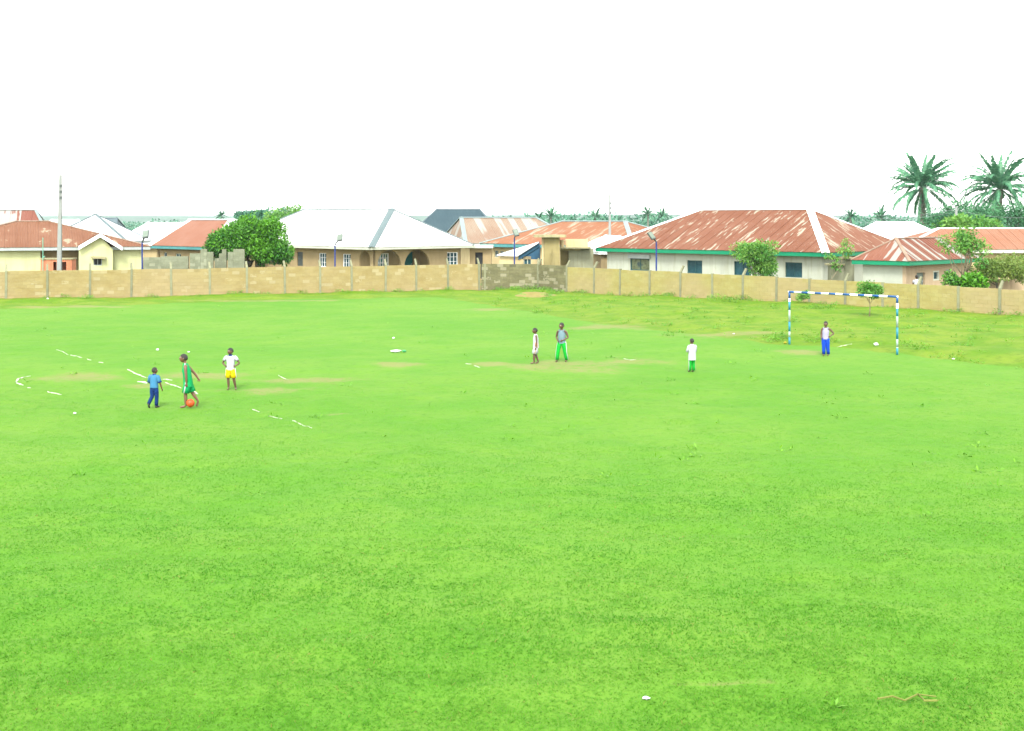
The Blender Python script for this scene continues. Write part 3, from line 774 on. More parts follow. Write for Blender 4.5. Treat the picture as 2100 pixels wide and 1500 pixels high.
# --- terracotta house left of the mango tree
Dh = hip_house('terracotta_roof_house', 'house with plain terracotta roof and teal fascia left of the round tree', (-32.7, 114.4), (Q, -Q), 10.6, 4.9, 2.85, 5.12, .8, 2.6,
               M['terracotta'], M['tan'], M['tealfascia'], M['cap_white'], b_=3.6, sheets=('front', 'end0'), cap_w=.35, hip_w=.9, over=.45, fh=.27)
F = Dh.fr['front']
ar = F.rect(300, 512, 328, 529, vmin=1.35); r1 = F.rect(336, 518, 342, 528); r2 = F.rect(360, 520, 371, 529)
ar[0] = max(ar[0], .3)
wall_with_holes(Dh.root, F, -.1, Dh.top, [(*ar, 'arch'), (*r1, 'rect'), (*r2, 'rect')], M['tan'])
mb = MB(); mb.boxf(F, ar[0] - .2, ar[1] + .2, .2, Dh.top, -1.6, -1.4); mb.build('porch_wall', M['block'], Dh.root)
window(Dh.root, F, r1, M['greyfascia'], M['glass'], 1, 1); window(Dh.root, F, r2, M['palefascia'], M['glass'], 2, 1)
plain_walls(Dh, ('end0', 'end1', 'back'))

# --- yellow house (left)
e_ = Vector((.93, .36)).normalized()
Bh = hip_house('yellow_gabled_house', 'yellow house with old rusty roof and white gable behind the left wall', (-28.5, 99.8), (-e_.x, -e_.y), 17.2, 10.4, 3.05, 5.0, 7.4, 7.4,
               M['rustold'], M['yellow'], M['greyfascia'], M['cap_rust'], b_=5.2, over=.5, fh=.24, sheets=('front', 'end0'), cap_w=.25)
F = Bh.fr['front']
ux = lambda px: F.uv(px, 540)[0]
u_a, u_b, u_c, u_d = ux(83), ux(161), ux(230), F.W
mb = MB(); mb.boxf(F, 0, u_a, -.2, Bh.top, -2.0, 0); mb.build('wall', M['yellow'], Bh.root)
mb = MB(); mb.boxf(F, u_a + .003, u_b - .003, -.2, Bh.top, -2.0, -1.4); tag(mb.build('wall', M['tan'], Bh.root), 'recessed tan wall with the recess shade in its colour')  # tan in place of yellow puts the recess shade into the colour
mb = MB(); mb.boxf(F, u_c + .003, u_d, -.2, Bh.top, -2.0, 0); mb.build('wall', M['yellow'], Bh.root)
plain_walls(Bh, ('end0', 'end1', 'back'))
GF = Frame(F.p(u_b, 0, .75), F.e, F.n, u_c - u_b)
g_ap = GF.uv(205, 481)[1]
rwn = GF.rect(191.5, 530, 209.5, 545)
wall_with_holes(Bh.root, GF, -.2, 2.86, [(*rwn, 'rect')], M['yellow'], t=.2)
gm_ = MB(); W_ = GF.W; cxm = (GF.uv(205, 500)[0])
gt = [GF.p(0, 2.863), GF.p(W_, 2.863), GF.p(cxm, g_ap - .12)]
bk = [q - GF.n * .2 for q in gt]
gm_.face(gt); gm_.face(bk[::-1])
for i in range(3): j = (i + 1) % 3; gm_.face([gt[i], bk[i], bk[j], gt[j]])
gm_.build('gable', M['yellow'], Bh.root)
for x0, x1 in ((0, .2), (W_ - .2, W_)):
    mb = MB(); mb.boxf(GF, x0, x1, -.2, 2.86, -.75, -.203); mb.build('wall', M['yellow'], Bh.root)
window(Bh.root, GF, rwn, M['greyfascia'], M['dark'], 2, 1, fw=.06, depth=.12)
aw = MB(); aw.hexa([GF.p(rwn[0] - .18, rwn[3] + .1, .02), GF.p(rwn[1] + .3, rwn[3] + .02, .02), GF.p(rwn[1] + .22, rwn[3] - .06, .5), GF.p(rwn[0] - .1, rwn[3] - .02, .5)] +
                   [GF.p(rwn[0] - .18, rwn[3] + .16, .02), GF.p(rwn[1] + .3, rwn[3] + .08, .02), GF.p(rwn[1] + .22, rwn[3] - .02, .5), GF.p(rwn[0] - .1, rwn[3] + .03, .5)])
aw.build('window_canopy', M['slab'], Bh.root)
# gable roof: two pitches of sheets running back into the main roof, white barge boards
ul, ur = GF.uv(160, 508)[0], GF.uv(250, 509)[0]; zl, zr_ = GF.uv(160, 506)[1], GF.uv(250, 507)[1]
gr = MB()
apf, apb = GF.p(cxm, g_ap + .05, .35), GF.p(cxm, g_ap + .05, -3.6)
for ue_, ze_ in ((ul, zl), (ur, zr_)):
    f_, k_ = GF.p(ue_, ze_, .35), GF.p(ue_, ze_, -3.6)
    q = [f_, apf, apb, k_] if ue_ < cxm else [apf, f_, k_, apb]
    gr.hexa([p - Vector((0, 0, .05)) for p in q] + q)
grr = gr.build('gable_roof', M['rustold'], Bh.root)
for ue_, ze_ in ((ul, zl), (ur, zr_)):
    UVN[0] += 9
    E_a, E_b = GF.p(ue_, ze_, .36), GF.p(ue_, ze_, -3.6)
    pl = [E_a, E_b, apb, apf]
    face_sheets(pl, .8, M['rustold'], grr, uvo=(UVN[0], 3))
    bb = MB(); p, q = GF.p(ue_, ze_ - .26, .4), GF.p(cxm, g_ap - .22, .4)
    dz = Vector((0, 0, .30)); o_ = GF.n * .04
    pts = [p, q, q + o_, p + o_] if ue_ < cxm else [q, p, p + o_, q + o_]
    bb.hexa(pts + [x + dz for x in pts]); bb.build('barge_board', M['cap_white'], Bh.root)

# --- far-left background roofs
Ah = hip_house('striped_roof_house', 'house with broad red and white striped roof rising behind the yellow house', (-40.9, 112.5), (-.96, -.28), 12.0, 8.0, 3.2, 6.0, 1.6, 2.0,
               M['rustwhite'], M['tan2'], M['greyfascia'], M['cap_tealwhite'], sheets=('front', 'end0'), sheet_w=.95, cap_w=.25)
plain_walls(Ah, ('front', 'end0', 'end1', 'back'))
C1 = hip_house('peaked_white_roof_house', 'pyramid shaped white roof with grey hip lines behind the yellow house', (-46.3, 124.0), (1, .02), 8.6, 8.6, 3.0, 5.62, 4.1, 4.3,
               M['greyroof'], M['tan2'], M['greyfascia'], M['cap_grey'], sheets=('front', 'end1'), sheet_w=1.0, cap_w=.3)
plain_walls(C1, ('front', 'end0', 'end1', 'back'))
C2 = hip_house('long_white_roof_house', 'long low white roof between the yellow house and the terracotta house', (-42.6, 134.5), (1, 0), 11.5, 7.0, 2.6, 4.78, 3.0, 3.0,
               M['greyroof'], M['tan2'], M['greyfascia'], M['cap_white'], sheets=('front',), sheet_w=1.0, cap_w=.3)
plain_walls(C2, ('front', 'end0', 'end1', 'back'))
C3 = hip_house('grey_roof_house', 'distant house with flat looking blue grey roof left of the peaked white roof', (-53.0, 150.0), (1, 0), 6.2, 6.0, 3.2, 5.3, 2.2, .9,
               M['bluegreyroof'], M['tan2'], M['greyfascia'], M['bluegreyroof'], sheets=('front',), sheet_w=1.2, cap_w=.2)
plain_walls(C3, ('front', 'end0', 'end1', 'back'))
C4 = hip_house('low_pale_roof_house', 'distant low pale roof left of the blue grey roof', (-62.5, 160.0), (1, 0), 8.4, 8.0, 3.2, 5.1, 3.0, 2.0,
               M['greyroof'], M['tan2'], M['greyfascia'], M['cap_white'], sheets=('front',), sheet_w=1.2, cap_w=.2)
plain_walls(C4, ('front', 'end0', 'end1', 'back'))

# --- small shed with blue gable board
Ks = thing('blue_gabled_shed', 'small tan shed with pale roof and sloping blue gable board behind the grey wall', 'shed', (0.7, 101.0, 0))
KF = Frame(at(1070, 545, 100.0) * 1, (.8, -.35, 0), (-.35, -.8, 0), 1.6)
KF.O.z = 0
r_ = KF.rect(1073, 526, 1089, 552, vmin=.7)
kW = KF.uv(1106, 530)[0]; KF.W = kW
wall_with_holes(Ks, KF, -.1, 2.05, [(*r_, 'rect')], M['tan2'])
window(Ks, KF, r_, M['palefascia'], M['glass'], 2, 1, fw=.05, bar=.06)
za, zb = KF.uv(1068, 528)[1], KF.uv(1105, 503)[1]
gb = MB(); p0, p1, p2, p3 = KF.p(-.05, 2.053, 0), KF.p(kW, 2.053, 0), KF.p(kW, zb - .02, 0), KF.p(-.05, za + .05, 0)
bq = [q - KF.n * .2 for q in (p0, p1, p2, p3)]
gb.hexa([p0, p1, bq[1], bq[0], p3, p2, bq[2], bq[3]])
gb.build('gable', M['blueboard'], Ks)
bb = MB(); p, q = KF.p(-.25, za - .22, .06), KF.p(kW + .05, zb - .12, .06); dz, o_ = Vector((0, 0, .36)), KF.n * .05
bb.hexa([p, q, q + o_, p + o_, p + dz, q + dz, q + dz + o_, p + dz + o_]); bb.build('barge_board', M['blueboard'], Ks)
side = Vector((-.93, .36, 0)).normalized()
KS = Frame(KF.p(0, 0, 0) + side * 1.9, -side, (-.36, -.93, 0), 1.9)
mb = MB(); mb.boxf(KS, 0, 1.897, -.1, 2.25, -.2, 0); mb.build('wall', M['tan2'], Ks)
rfm = MB(); ra, rb_ = KF.p(-.25, za + .14, .3), KF.p(kW + .05, zb + .22, .3)
rc, rd_ = rb_ + Vector((.1, 2.8, 0)), ra + side * 1.75 + Vector((0, 0, .05))
rfm.hexa([q - Vector((0, 0, .07)) for q in (ra, rb_, rc, rd_)] + [ra, rb_, rc, rd_])
rfm.build('roof', M['greyroof'], Ks)
bk_ = MB(); bk_.boxf(KF, kW - .2, kW, -.1, 2.05, -2.2, -.223); bk_.build('wall', M['tan2'], Ks)

# --- unfinished concrete tower and slab building beside it
Tw = thing('water_tank_tower', 'weathered concrete pillar tower with overhanging slab on top behind the grey wall', 'tower', (2.9, 97.2, 0))
def bx(parent, name, px0, py0, px1, py1, d, th, mat, zmin=None):
    a, b_ = at(px0, py1, d), at(px1, py0, d)
    m = MB(); m.box(a.x, b_.x, d, d + th, a.z if zmin is None else zmin, b_.z); return m.build(name, mat, parent)
bx(Tw, 'pillar', 1116, 487.5, 1148, 560, 96.5, 1.3, M['pillar'], -.1)
bx(Tw, 'pillar', 1111, 487.5, 1115, 560, 96.7, .25, M['tan2'], -.1)
bx(Tw, 'slab', 1095, 482, 1161, 487.2, 96.0, 2.0, M['slab'])
bx(Tw, 'wall', 1129, 520, 1147.9, 560, 96.3, .19, M['pillar'], -.1)
Ub = thing('unfinished_slab_building', 'unfinished tan building with projecting concrete slab right of the pillar tower', 'building', (5.0, 99.5, 0))
bx(Ub, 'wall', 1149, 513, 1166, 560, 98.8, .2, M['pillar'], -.1)
bx(Ub, 'wall', 1166.2, 510.2, 1217, 560, 98.0, .25, M['block'], -.1)
bx(Ub, 'slab', 1146, 507.5, 1212, 510, 97.0, 2.2, M['slab'])
bx(Ub, 'beam', 1150, 510.2, 1190, 514, 97.4, .2, M['pillar'])
bx(Ub, 'wall', 1160, 491, 1206, 507.3, 98.4, .8, M['tan2'])
pc = MB(); p = at(1153, 507, 97.5); p2 = at(1153, 495, 97.5); pc.tube([p, p2], .17, 10); pc.tube([p2, p2 + Vector((0, 0, .1))], .21, 10); pc.build('water_pipe', M['tan2'], Ub)
Sm = hip_house('small_metal_roof_house', 'small building with pale grey metal roof tucked beside the long rust roof', (6.78, 99.6), (-.2, 1), 8.0, 4.6, 2.62, 3.78, 2.0, 2.0,
               M['greyroof'], M['block'], M['cap_white'], M['cap_white'], sheets=('front', 'end0'), over=.3, fh=.18, cap_w=.2)
plain_walls(Sm, ('front', 'end0', 'end1', 'back'), M['tan'])
# --- patched grey wall with climber between the two right houses
Pw = thing('patched_hut', 'crumbling grey plastered hut between the two green fascia houses', 'outbuilding', (20.6, 79.6, 0))
bx(Pw, 'wall', 1704, 545, 1731, 600, 79.0, .8, M['block'], -.1)
bx(Pw, 'wall', 1731.2, 532, 1752, 600, 79.2, .8, M['block'], -.1)
bx(Pw, 'slab', 1700, 541.5, 1733, 544.8, 78.8, 1.1, M['slab'])
bx(Pw, 'slab', 1729, 528, 1753, 531.8, 79.0, 1.1, M['slab'])

# --- grey unfinished block walls left of the tree, low ones beside them, orange kiosk
def block_wall(label, parts, d, th=.2, zmin=-.1):
    a = at(parts[0][0], 550, d)
    w = thing('unfinished_wall', label, 'wall', (a.x, a.y, 0), 'unfinished grey block walls')
    for (x0, y0, x1) in parts:
        p, q = at(x0, y0, d), at(x1, y0, d)
        L_ = q.x - p.x; nb = max(1, round(L_ / .46)); nc = max(1, round(p.z / .23)); bw, ch = L_ / nb, p.z / nc
        core = MB(); core.box(p.x, q.x, d + .012, d + th - .012, zmin, p.z - .01); core.build('wall_core', M['block'], w)
        for c in range(nc):
            if (c + 1) * ch < 1.2: continue                 # hidden by the boundary wall
            ed = [0] + ([(k + .5) * bw for k in range(nb)] if c % 2 else [k * bw for k in range(1, nb)]) + [L_]
            for s0, s1 in zip(ed[:-1], ed[1:]):
                link('block', BLK, w, Vector((p.x + (s0 + s1) / 2, d + th / 2, (c + .5) * ch)) - org(w), (0, 0, random.uniform(-.01, .01)), (s1 - s0 - .015, th, ch - .015))
    return w
BLK = UNIT.mesh('block', blockmat('unfinished_block', alb(150, 156, 130, KV), alb(176, 180, 152, KV), alb(132, 138, 112, KV), .15))
block_wall('tall stepped grey block wall left of the round tree', [(389, 520, 411), (411.2, 511, 424), (424.2, 517, 437)], 90.0)
block_wall('tall grey block wall just left of the round tree trunk', [(467, 517, 478), (478.2, 511, 501)], 90.2)
block_wall('broken grey block wall with gap between two taller ones', [(440, 530, 449), (449.2, 520, 455), (455.2, 511, 464)], 91.6)
block_wall('low grey block wall beside the second lamp post left', [(294, 528, 330), (330.2, 526, 386)], 92.5)
Kk = thing('orange_kiosk', 'small orange rendered kiosk with two dark openings behind the concrete pole', 'kiosk', (-32.0, 88.6, 0))
FK = Frame(at(83, 560, 87.6), (1, .1, 0), (.1, -1, 0), 2.1); FK.O.z = 0
o1, o2 = FK.rect(109, 537.5, 116, 556, vmin=.9), FK.rect(125, 537.5, 136, 556, vmin=.9)
ktop = FK.uv(110, 533)[1]
wall_with_holes(Kk, FK, -.1, ktop, [(*o1, 'rect'), (*o2, 'rect')], M['brick'], t=.15)
mb = MB(); mb.boxf(FK, 0, 2.1, -.1, ktop, -1.2, -1.05); mb.build('wall', M['brick'], Kk)
for x0, x1 in ((0, .15), (1.95, 2.1)):
    mb = MB(); mb.boxf(FK, x0, x1, -.1, ktop, -1.047, -.153); mb.build('wall', M['brick'], Kk)
mb = MB(); mb.boxf(FK, -.06, 2.16, ktop + .003, ktop + .09, -1.25, .06); mb.build('roof', M['slab'], Kk)
Bw = thing('brown_wall', 'low brown wall behind the olive bush at the right edge', 'wall', at(2045, 590, 73.0) * 1)
Bw.location.z = 0; ORG[Bw.name] = tuple(Bw.location)
bx(Bw, 'wall_panel', 2030, 573, 2110, 600, 73.0, .2, M['pink'], -.1)
# ------------------------------------------------------------------ poles, lamps, wires
def power_pole(label, x, ytop, d, w0, w1, holes=True):
    b0 = at(x, 560, d); b0.z = 0; top = at(x + (3 if x < 200 else 0), ytop, d)
    o = thing('power_pole', label, 'pole', b0, 'concrete power poles')
    m = MB(); p = b0 + Vector((0, 0, -.3))
    h0, h1 = w0 / 2, w1 / 2
    n = 10
    rings = []
    for k in range(n + 1):
        c = p + (top - p) * (k / n); hw = h0 + (h1 - h0) * k / n
        rings.append([c + Vector((sx * hw, sy * hw * .8, 0)) for sx, sy in ((-1, -.8), (-.8, -1), (.8, -1), (1, -.8), (1, .8), (.8, 1), (-.8, 1), (-1, .8))])
    m.loft(rings); m.build('shaft', M['pole'], o)
    if holes:
        for k in range(3):
            z = top.z - .75 - .4 * k
            hb = MB(); f = (z - p.z) / (top.z - p.z); c = p + (top - p) * f
            hb.box(c.x + w1 * .0, c.x + w1 * .75, c.y - w1 * .8, c.y + w1 * .3, z - .08, z + .08)
            hb.build('bracket', M['lamp'], o)
    return o
power_pole('tall pale concrete power pole standing before the yellow house', 121, 359, 86.0, .34, .17)
power_pole('slim pale concrete power pole rising behind the slab building', 1250.5, 399, 106.5, .30, .14)
power_pole('short pale concrete pole among the trees at far right', 1961, 424, 121.0, .26, .2, False)
wire_m = plain('wire', (0.12, 0.14, 0.13), 0.6, 0.05)
for k, (x0, y0, x1, y1) in enumerate(((1961, 429, 1790, 441), (1961, 434, 1790, 447), (1961, 431, 2140, 445))):
    a, c = at(x0, y0, 121.1 + .1 * k), at(x1, y1, 131 if k < 2 else 118)
    pts = [a + (c - a) * (i / 10) - Vector((0, 0, .35 * 4 * (i / 10) * (1 - i / 10))) for i in range(11)]
    m = MB(); m.tube(pts, .016, 5)
    o = m.build('overhead_wire', wire_m, None, tuple(a))
    tag(o, ['upper overhead wire running left from the short pole at far right', 'lower overhead wire running left from the short pole at far right', 'overhead wire running right from the short pole at far right'][k], 'wire', 'overhead wires')
# third wire's far end and the others end on poles outside the picture or behind trees

def lamp_post(label, x, d, ytop, hx, hy, hw, hh, face):
    b0 = at(x, 555, d); b0.z = 0; top = at(x, ytop, d); hd = at(hx, hy, d - .25)
    o = thing('lamp_post', label, 'lamp post', b0, 'blue posts with solar floodlights')
    m = MB(); m.tube([b0, top], [.06, .052], 10); m.build('pole', M['bluepaint'], o)
    m = MB(); m.tube([top - Vector((0, 0, .02)), top + (hd - top) * .5, hd], .05, 8); m.build('arm', M['lamp'], o)
    # flat floodlight: tilted box with panel on its upper side and lens below
    mx = (Matrix.Translation(hd) @ Matrix.Rotation(face, 4, 'Z') @ Matrix.Rotation(math.radians(52), 4, 'X') @ Matrix.Rotation(math.radians(14), 4, 'Z'))
    def bxm(x0, x1, y0, y1, z0, z1):
        q = MB(); q.box(x0, x1, y0, y1, z0, z1); q.v = [tuple(mx @ Vector(p)) for p in q.v]; return q
    h = bxm(-hw / 2, hw / 2, -hh / 2, hh / 2, -.05, .05).build('lamp_head', M['lamp'], o)
    bxm(-hw * .42, hw * .42, -hh * .40, hh * .44, .052, .066).build('solar_panel', M['solar'], h)
    bxm(-hw * .4, hw * .4, -hh * .45, hh * .0, -.066, -.052).build('lens', M['greyfascia'], h)
lamp_post('blue solar lamp post in front of the yellow house corner', 291.5, 87.0, 497, 299, 481, .42, .62, math.radians(-12))
lamp_post('blue solar lamp post in front of the white sheet roof', 687, 95.0, 502, 697, 488, .42, .62, math.radians(-18))
lamp_post('blue solar lamp post behind the grey block wall', 1055, 97.5, 489, 1058, 478, .38, .6, math.radians(5))
lamp_post('blue solar lamp post in front of the long rust roof', 1346, 86.5, 496, 1336, 484, .38, .6, math.radians(30))
# thin green pipe by the kiosk
gp_ = at(88, 560, 87.4); gp_.z = 0
m = MB(); m.tube([gp_, Vector((gp_.x, gp_.y, at(88, 488, 87.4).z))], .03, 8); m.tube([Vector((gp_.x - .03, gp_.y, 2.55)), Vector((gp_.x + .12, gp_.y, 2.62))], .05, 8)
o = m.build('standpipe', plain('pale_green_pipe', alb(120, 190, 160, KV), .5, .1), None, tuple(gp_)); tag(o, 'thin pale green pipe standing left of the orange kiosk', 'pipe')

# ------------------------------------------------------------------ vegetation
def leaf_cloud(cen, rad, n, size, aspect=.5, up=.35, shell=.55, squash=1.0, seed=1):
    """leaf-sized folded blades spread through many small clumps; returns co, faces (tris), tint"""
    r = np.random.default_rng(seed)
    cen = np.asarray(cen, float); rad = np.asarray(rad, float)
    if rad.ndim == 1: rad = np.stack([rad] * 3, 1)
    wgt = rad.prod(1) ** (2 / 3); k = r.choice(len(cen), n, p=wgt / wgt.sum())
    d = r.normal(size=(n, 3)); d /= np.linalg.norm(d, axis=1)[:, None]
    q = shell + (1 - shell) * r.random(n) ** .5
    pos = cen[k] + d * q[:, None] * rad[k]
    a = d * .7 + r.normal(size=(n, 3)) * .6 + np.array([0, 0, -.25]); a /= np.linalg.norm(a, axis=1)[:, None]       # leaf axis, outwards and hanging
    nn = d * .5 + r.normal(size=(n, 3)) * .5 + np.array([0, 0, up * 2]); b_ = np.cross(nn, a); b_ /= np.linalg.norm(b_, axis=1)[:, None] + 1e-9
    nrm = np.cross(a, b_)
    s = size * (.6 + .8 * r.random(n))[:, None]; w = s * aspect
    p0 = pos; p1 = pos + a * s * .5 + b_ * w * .5 + nrm * s * .06; p2 = pos + a * s; p3 = pos + a * s * .5 - b_ * w * .5 + nrm * s * .06
    co = np.stack([p0, p1, p2, p3], 1).reshape(-1, 3)
    i = np.arange(n)[:, None] * 4
    f = np.concatenate([i + np.array([[0, 1, 2]]), i + np.array([[0, 2, 3]])], 1).reshape(-1, 3)
    ct = r.random(len(cen))[k]
    tint = np.clip(.6 * ct + .4 * r.random(n), 0, 1)
    return co, f, np.repeat(tint, 4)
def crown_obj(name, parent, mat, cen, rad, n, size, **kw):
    c, f, t_ = leaf_cloud(cen, rad, n, size, **kw)
    c = c - np.array(org(parent))
    o = link(name, np_mesh(name, c, f, [mat], False, {'tint': t_}), parent)
    return o
def fill_ellipsoid(c, R, n, r0, r1, seed, surf=.72):
    r = np.random.default_rng(seed)
    d = r.normal(size=(n, 3)); d /= np.linalg.norm(d, axis=1)[:, None]; d[:, 2] = np.where(d[:, 2] < -.55, -d[:, 2] * .5, d[:, 2])
    q = surf + (1 - surf) * r.random(n)
    q[: n // 5] *= .5
    bump_ = .82 + .36 * r.random(n)
    cen = np.array(c) + d * (q * bump_)[:, None] * np.array(R)
    return cen, r0 + (r1 - r0) * r.random(n)
M['leafmango'] = leafmat('mango_leaf', alb(8, 112, 20, 2.4), alb(120, 198, 30, 2.1), .25)
M['leaflight'] = leafmat('light_leaf', alb(70, 160, 50, 2.2), alb(160, 215, 90, 2.2), .3)
M['leafolive'] = leafmat('olive_leaf', alb(104, 158, 50, 2.3), alb(176, 196, 96, 2.3), .3)
M['leafdark'] = leafmat('dark_leaf', (0.02, 0.105, 0.042), (0.06, 0.20, 0.075), .25)
M['leafpalm'] = leafmat('palm_leaf', (0.028, 0.13, 0.066), (0.10, 0.26, 0.13), .3, .45)  # distance haze painted into the leaf colour as extra teal
M['leaffar'] = leafmat('far_leaf', (0.025, 0.12, 0.075), (0.07, 0.20, 0.11), .2)
M['weed'] = leafmat('weed_leaf', alb(90, 170, 36, 2.2), alb(150, 210, 60, 2.2), .3)
M['bark'] = plain('bark', alb(150, 140, 110, KV), .9, .25, 3.0, bmp=.4)
M['barkdark'] = plain('dark_bark', (0.09, 0.08, 0.06), .9, .25, 3.0, bmp=.4)
M['palmtrunk'] = plain('palm_trunk', alb(150, 150, 135, 2.6), .95, .3, 1.2, bmp=.5)

def tree(name, label, cat, base, cen, R, nclump, r0, r1, nleaf, size, mat, bark, trunk_r, seed, group=None, trunk_path=None, limbs=6, **kw):
    o = thing(name, label, cat, base, group)
    cc, rr = fill_ellipsoid(cen, R, nclump, r0, r1, seed)
    crown_obj('crown', o, mat, cc, rr, nleaf, size, seed=seed, **kw)
    b0, c0 = Vector(base), Vector(cen)
    path = trunk_path or [b0 + Vector((0, 0, -.2)), b0 + (c0 - b0) * .35 + Vector((.03, 0, 0)), b0 + (c0 - b0) * .7, c0 + Vector((0, 0, R[2] * .3))]
    m = MB(); m.tube(path, [trunk_r * (1 - .72 * k / (len(path) - 1)) for k in range(len(path))], 9); m.build('trunk', bark, o, smooth=True)
    r = random.Random(seed)
    mm = MB()
    for k in range(limbs):
        q = Vector(cc[r.randrange(len(cc))]); s_ = path[1] + (path[2] - path[1]) * r.random()
        mid_ = s_ + (q - s_) * .5 + Vector((0, 0, -.1 * R[2]))
        mm.tube([s_, mid_, q], [trunk_r * .4, trunk_r * .25, trunk_r * .08], 6)
    if limbs: mm.build('limbs', bark, o, smooth=True)
    return o
# big round tree left of centre
tb = at(508, 560, 94.0); tb.z = 0
big = tree('mango_tree', 'large round dense green tree between terracotta house and white roof', 'tree', tb, at(508, 503, 94.0), (2.75, 2.4, 1.5), 90, .5, .85, 20000, .23, M['leafmango'], M['barkdark'], .24, 21, aspect=.42)
cc, rr = fill_ellipsoid(at(528, 476, 94), (1.8, 1.6, .75), 26, .35, .6, 22); crown_obj('crown', big, M['leafmango'], cc, rr, 6200, .23, seed=23, aspect=.42)
cc, rr = fill_ellipsoid(at(566, 520, 93.5), (1.15, 1.1, 1.0), 20, .35, .55, 24); crown_obj('crown', big, M['leafmango'], cc, rr, 3400, .25, seed=25, aspect=.42)
cc, rr = fill_ellipsoid(at(456, 502, 93.8), (1.15, 1.2, .75), 14, .35, .6, 26); crown_obj('crown', big, M['leafmango'], cc, rr, 2400, .25, seed=27, aspect=.42)
# leafy bush against the long house
bb0 = at(1553, 590, 82.0); bb0.z = 0
b1 = tree('leafy_bush', 'light green leafy bush against the cream wall of the long rust roofed house', 'bush', bb0, at(1545, 520, 82.0), (1.35, 1.1, .62), 30, .25, .5, 3000, .20, M['leaflight'], M['bark'], .07, 31, aspect=.4)
cc, rr = fill_ellipsoid(at(1562, 546, 82), (.75, .7, .6), 18, .22, .4, 33); crown_obj('crown', b1, M['leaflight'], cc, rr, 1600, .17, seed=34, aspect=.4)
cc, rr = fill_ellipsoid(at(1566, 552, 81.8), (.72, .7, .75), 26, .25, .42, 133); crown_obj('crown', b1, M['leaflight'], cc, rr, 2600, .16, seed=134, aspect=.4)
cc, rr = fill_ellipsoid(at(1548, 518, 81.8), (1.2, .9, .45), 20, .25, .42, 135); crown_obj('crown', b1, M['leaflight'], cc, rr, 2000, .17, seed=136, aspect=.4)
# thin climber between the two houses
b2 = thing('climbing_plant', 'sparse pale climber growing over the patched hut between the green fascias', 'plant', (gp(1730, 640).x, 78.3, 0))
cc = [at(1733, 497, 78.3), at(1739, 507, 78.3), at(1724, 514, 78.3), at(1745, 513, 78.4), at(1698, 524, 78.2), at(1714, 535, 78.3), at(1720, 550, 78.3), at(1709, 545, 78.4), at(1735, 521, 78.5)]
crown_obj('foliage', b2, M['leaflight'], cc, [.22, .3, .25, .22, .25, .25, .2, .15, .25], 620, .16, seed=35, shell=.1, aspect=.45)
m = MB(); m.tube([Vector((b2.location.x, 78.3, 0)), at(1722, 550, 78.3), at(1730, 520, 78.3), at(1735, 495, 78.3)], [.03, .025, .02, .008], 6)
m.tube([at(1722, 550, 78.3), at(1708, 535, 78.25), at(1698, 524, 78.2)], [.02, .015, .008], 6); m.build('stem', M['bark'], b2)
# sapling in front of the wall
sb = on_ground(1783, 655)
s1 = tree('sapling', 'young flat topped tree on a thin pale stem behind the goal', 'tree', sb, at(1785, 598, 66.0), (.60, .5, .36), 30, .16, .28, 3000, .13, M['leaflight'], M['bark'], .035, 41, trunk_path=[sb + Vector((0, 0, -.1)), sb + Vector((.03, 0, .5)), sb + Vector((-.02, 0, 1.0)), at(1785, 592, 66.0)], limbs=4, aspect=.45)
# far right slanted tree
tb = at(1966, 600, 71.5); tb.z = 0
tree('slanted_tree', 'light green airy tree with slanting pale trunk before the small rust roofed house', 'tree', tb, at(1975, 512, 71.5), (1.15, 1.0, 1.15), 30, .22, .42, 2100, .19, M['leaflight'], M['bark'], .11, 43,
     trunk_path=[tb, at(1970, 585, 71.5), at(1978, 565, 71.5), at(1992, 540, 71.5), at(1985, 505, 71.5)], limbs=9, shell=.15, aspect=.4)
tb = at(2044, 600, 72.0); tb.z = 0
tree('olive_bush', 'big olive green bush at the right edge above the brown wall', 'bush', tb, at(2044, 556, 72.0), (1.4, 1.1, .7), 46, .25, .5, 7500, .16, M['leafolive'], M['barkdark'], .09, 45, aspect=.35)
tb = at(1995, 600, 70.6); tb.z = 0
tree('broad_leaf_plant', 'dark green broad leaved plant peeping over the wall under the slanted tree', 'plant', tb, at(1993, 582, 70.4), (.95, .5, .38), 22, .18, .3, 1300, .24, M['leafmango'], M['bark'], .05, 47, aspect=.5)
tb = at(1952, 600, 71.0); tb.z = 0
tree('broad_leaf_plant', 'small green leafy plant left of the slanted trunk by the house windows', 'plant', tb, at(1950, 576, 71.0), (.36, .35, .32), 10, .14, .24, 420, .2, M['leaflight'], M['bark'], .04, 49, aspect=.5)
tb = at(2085, 600, 74); tb.z = 0
tree('olive_bush', 'olive green bush partly cut by the right picture edge', 'bush', tb, at(2092, 553, 74.0), (1.2, 1.0, .75), 34, .25, .5, 4200, .17, M['leafolive'], M['barkdark'], .09, 50, aspect=.35)
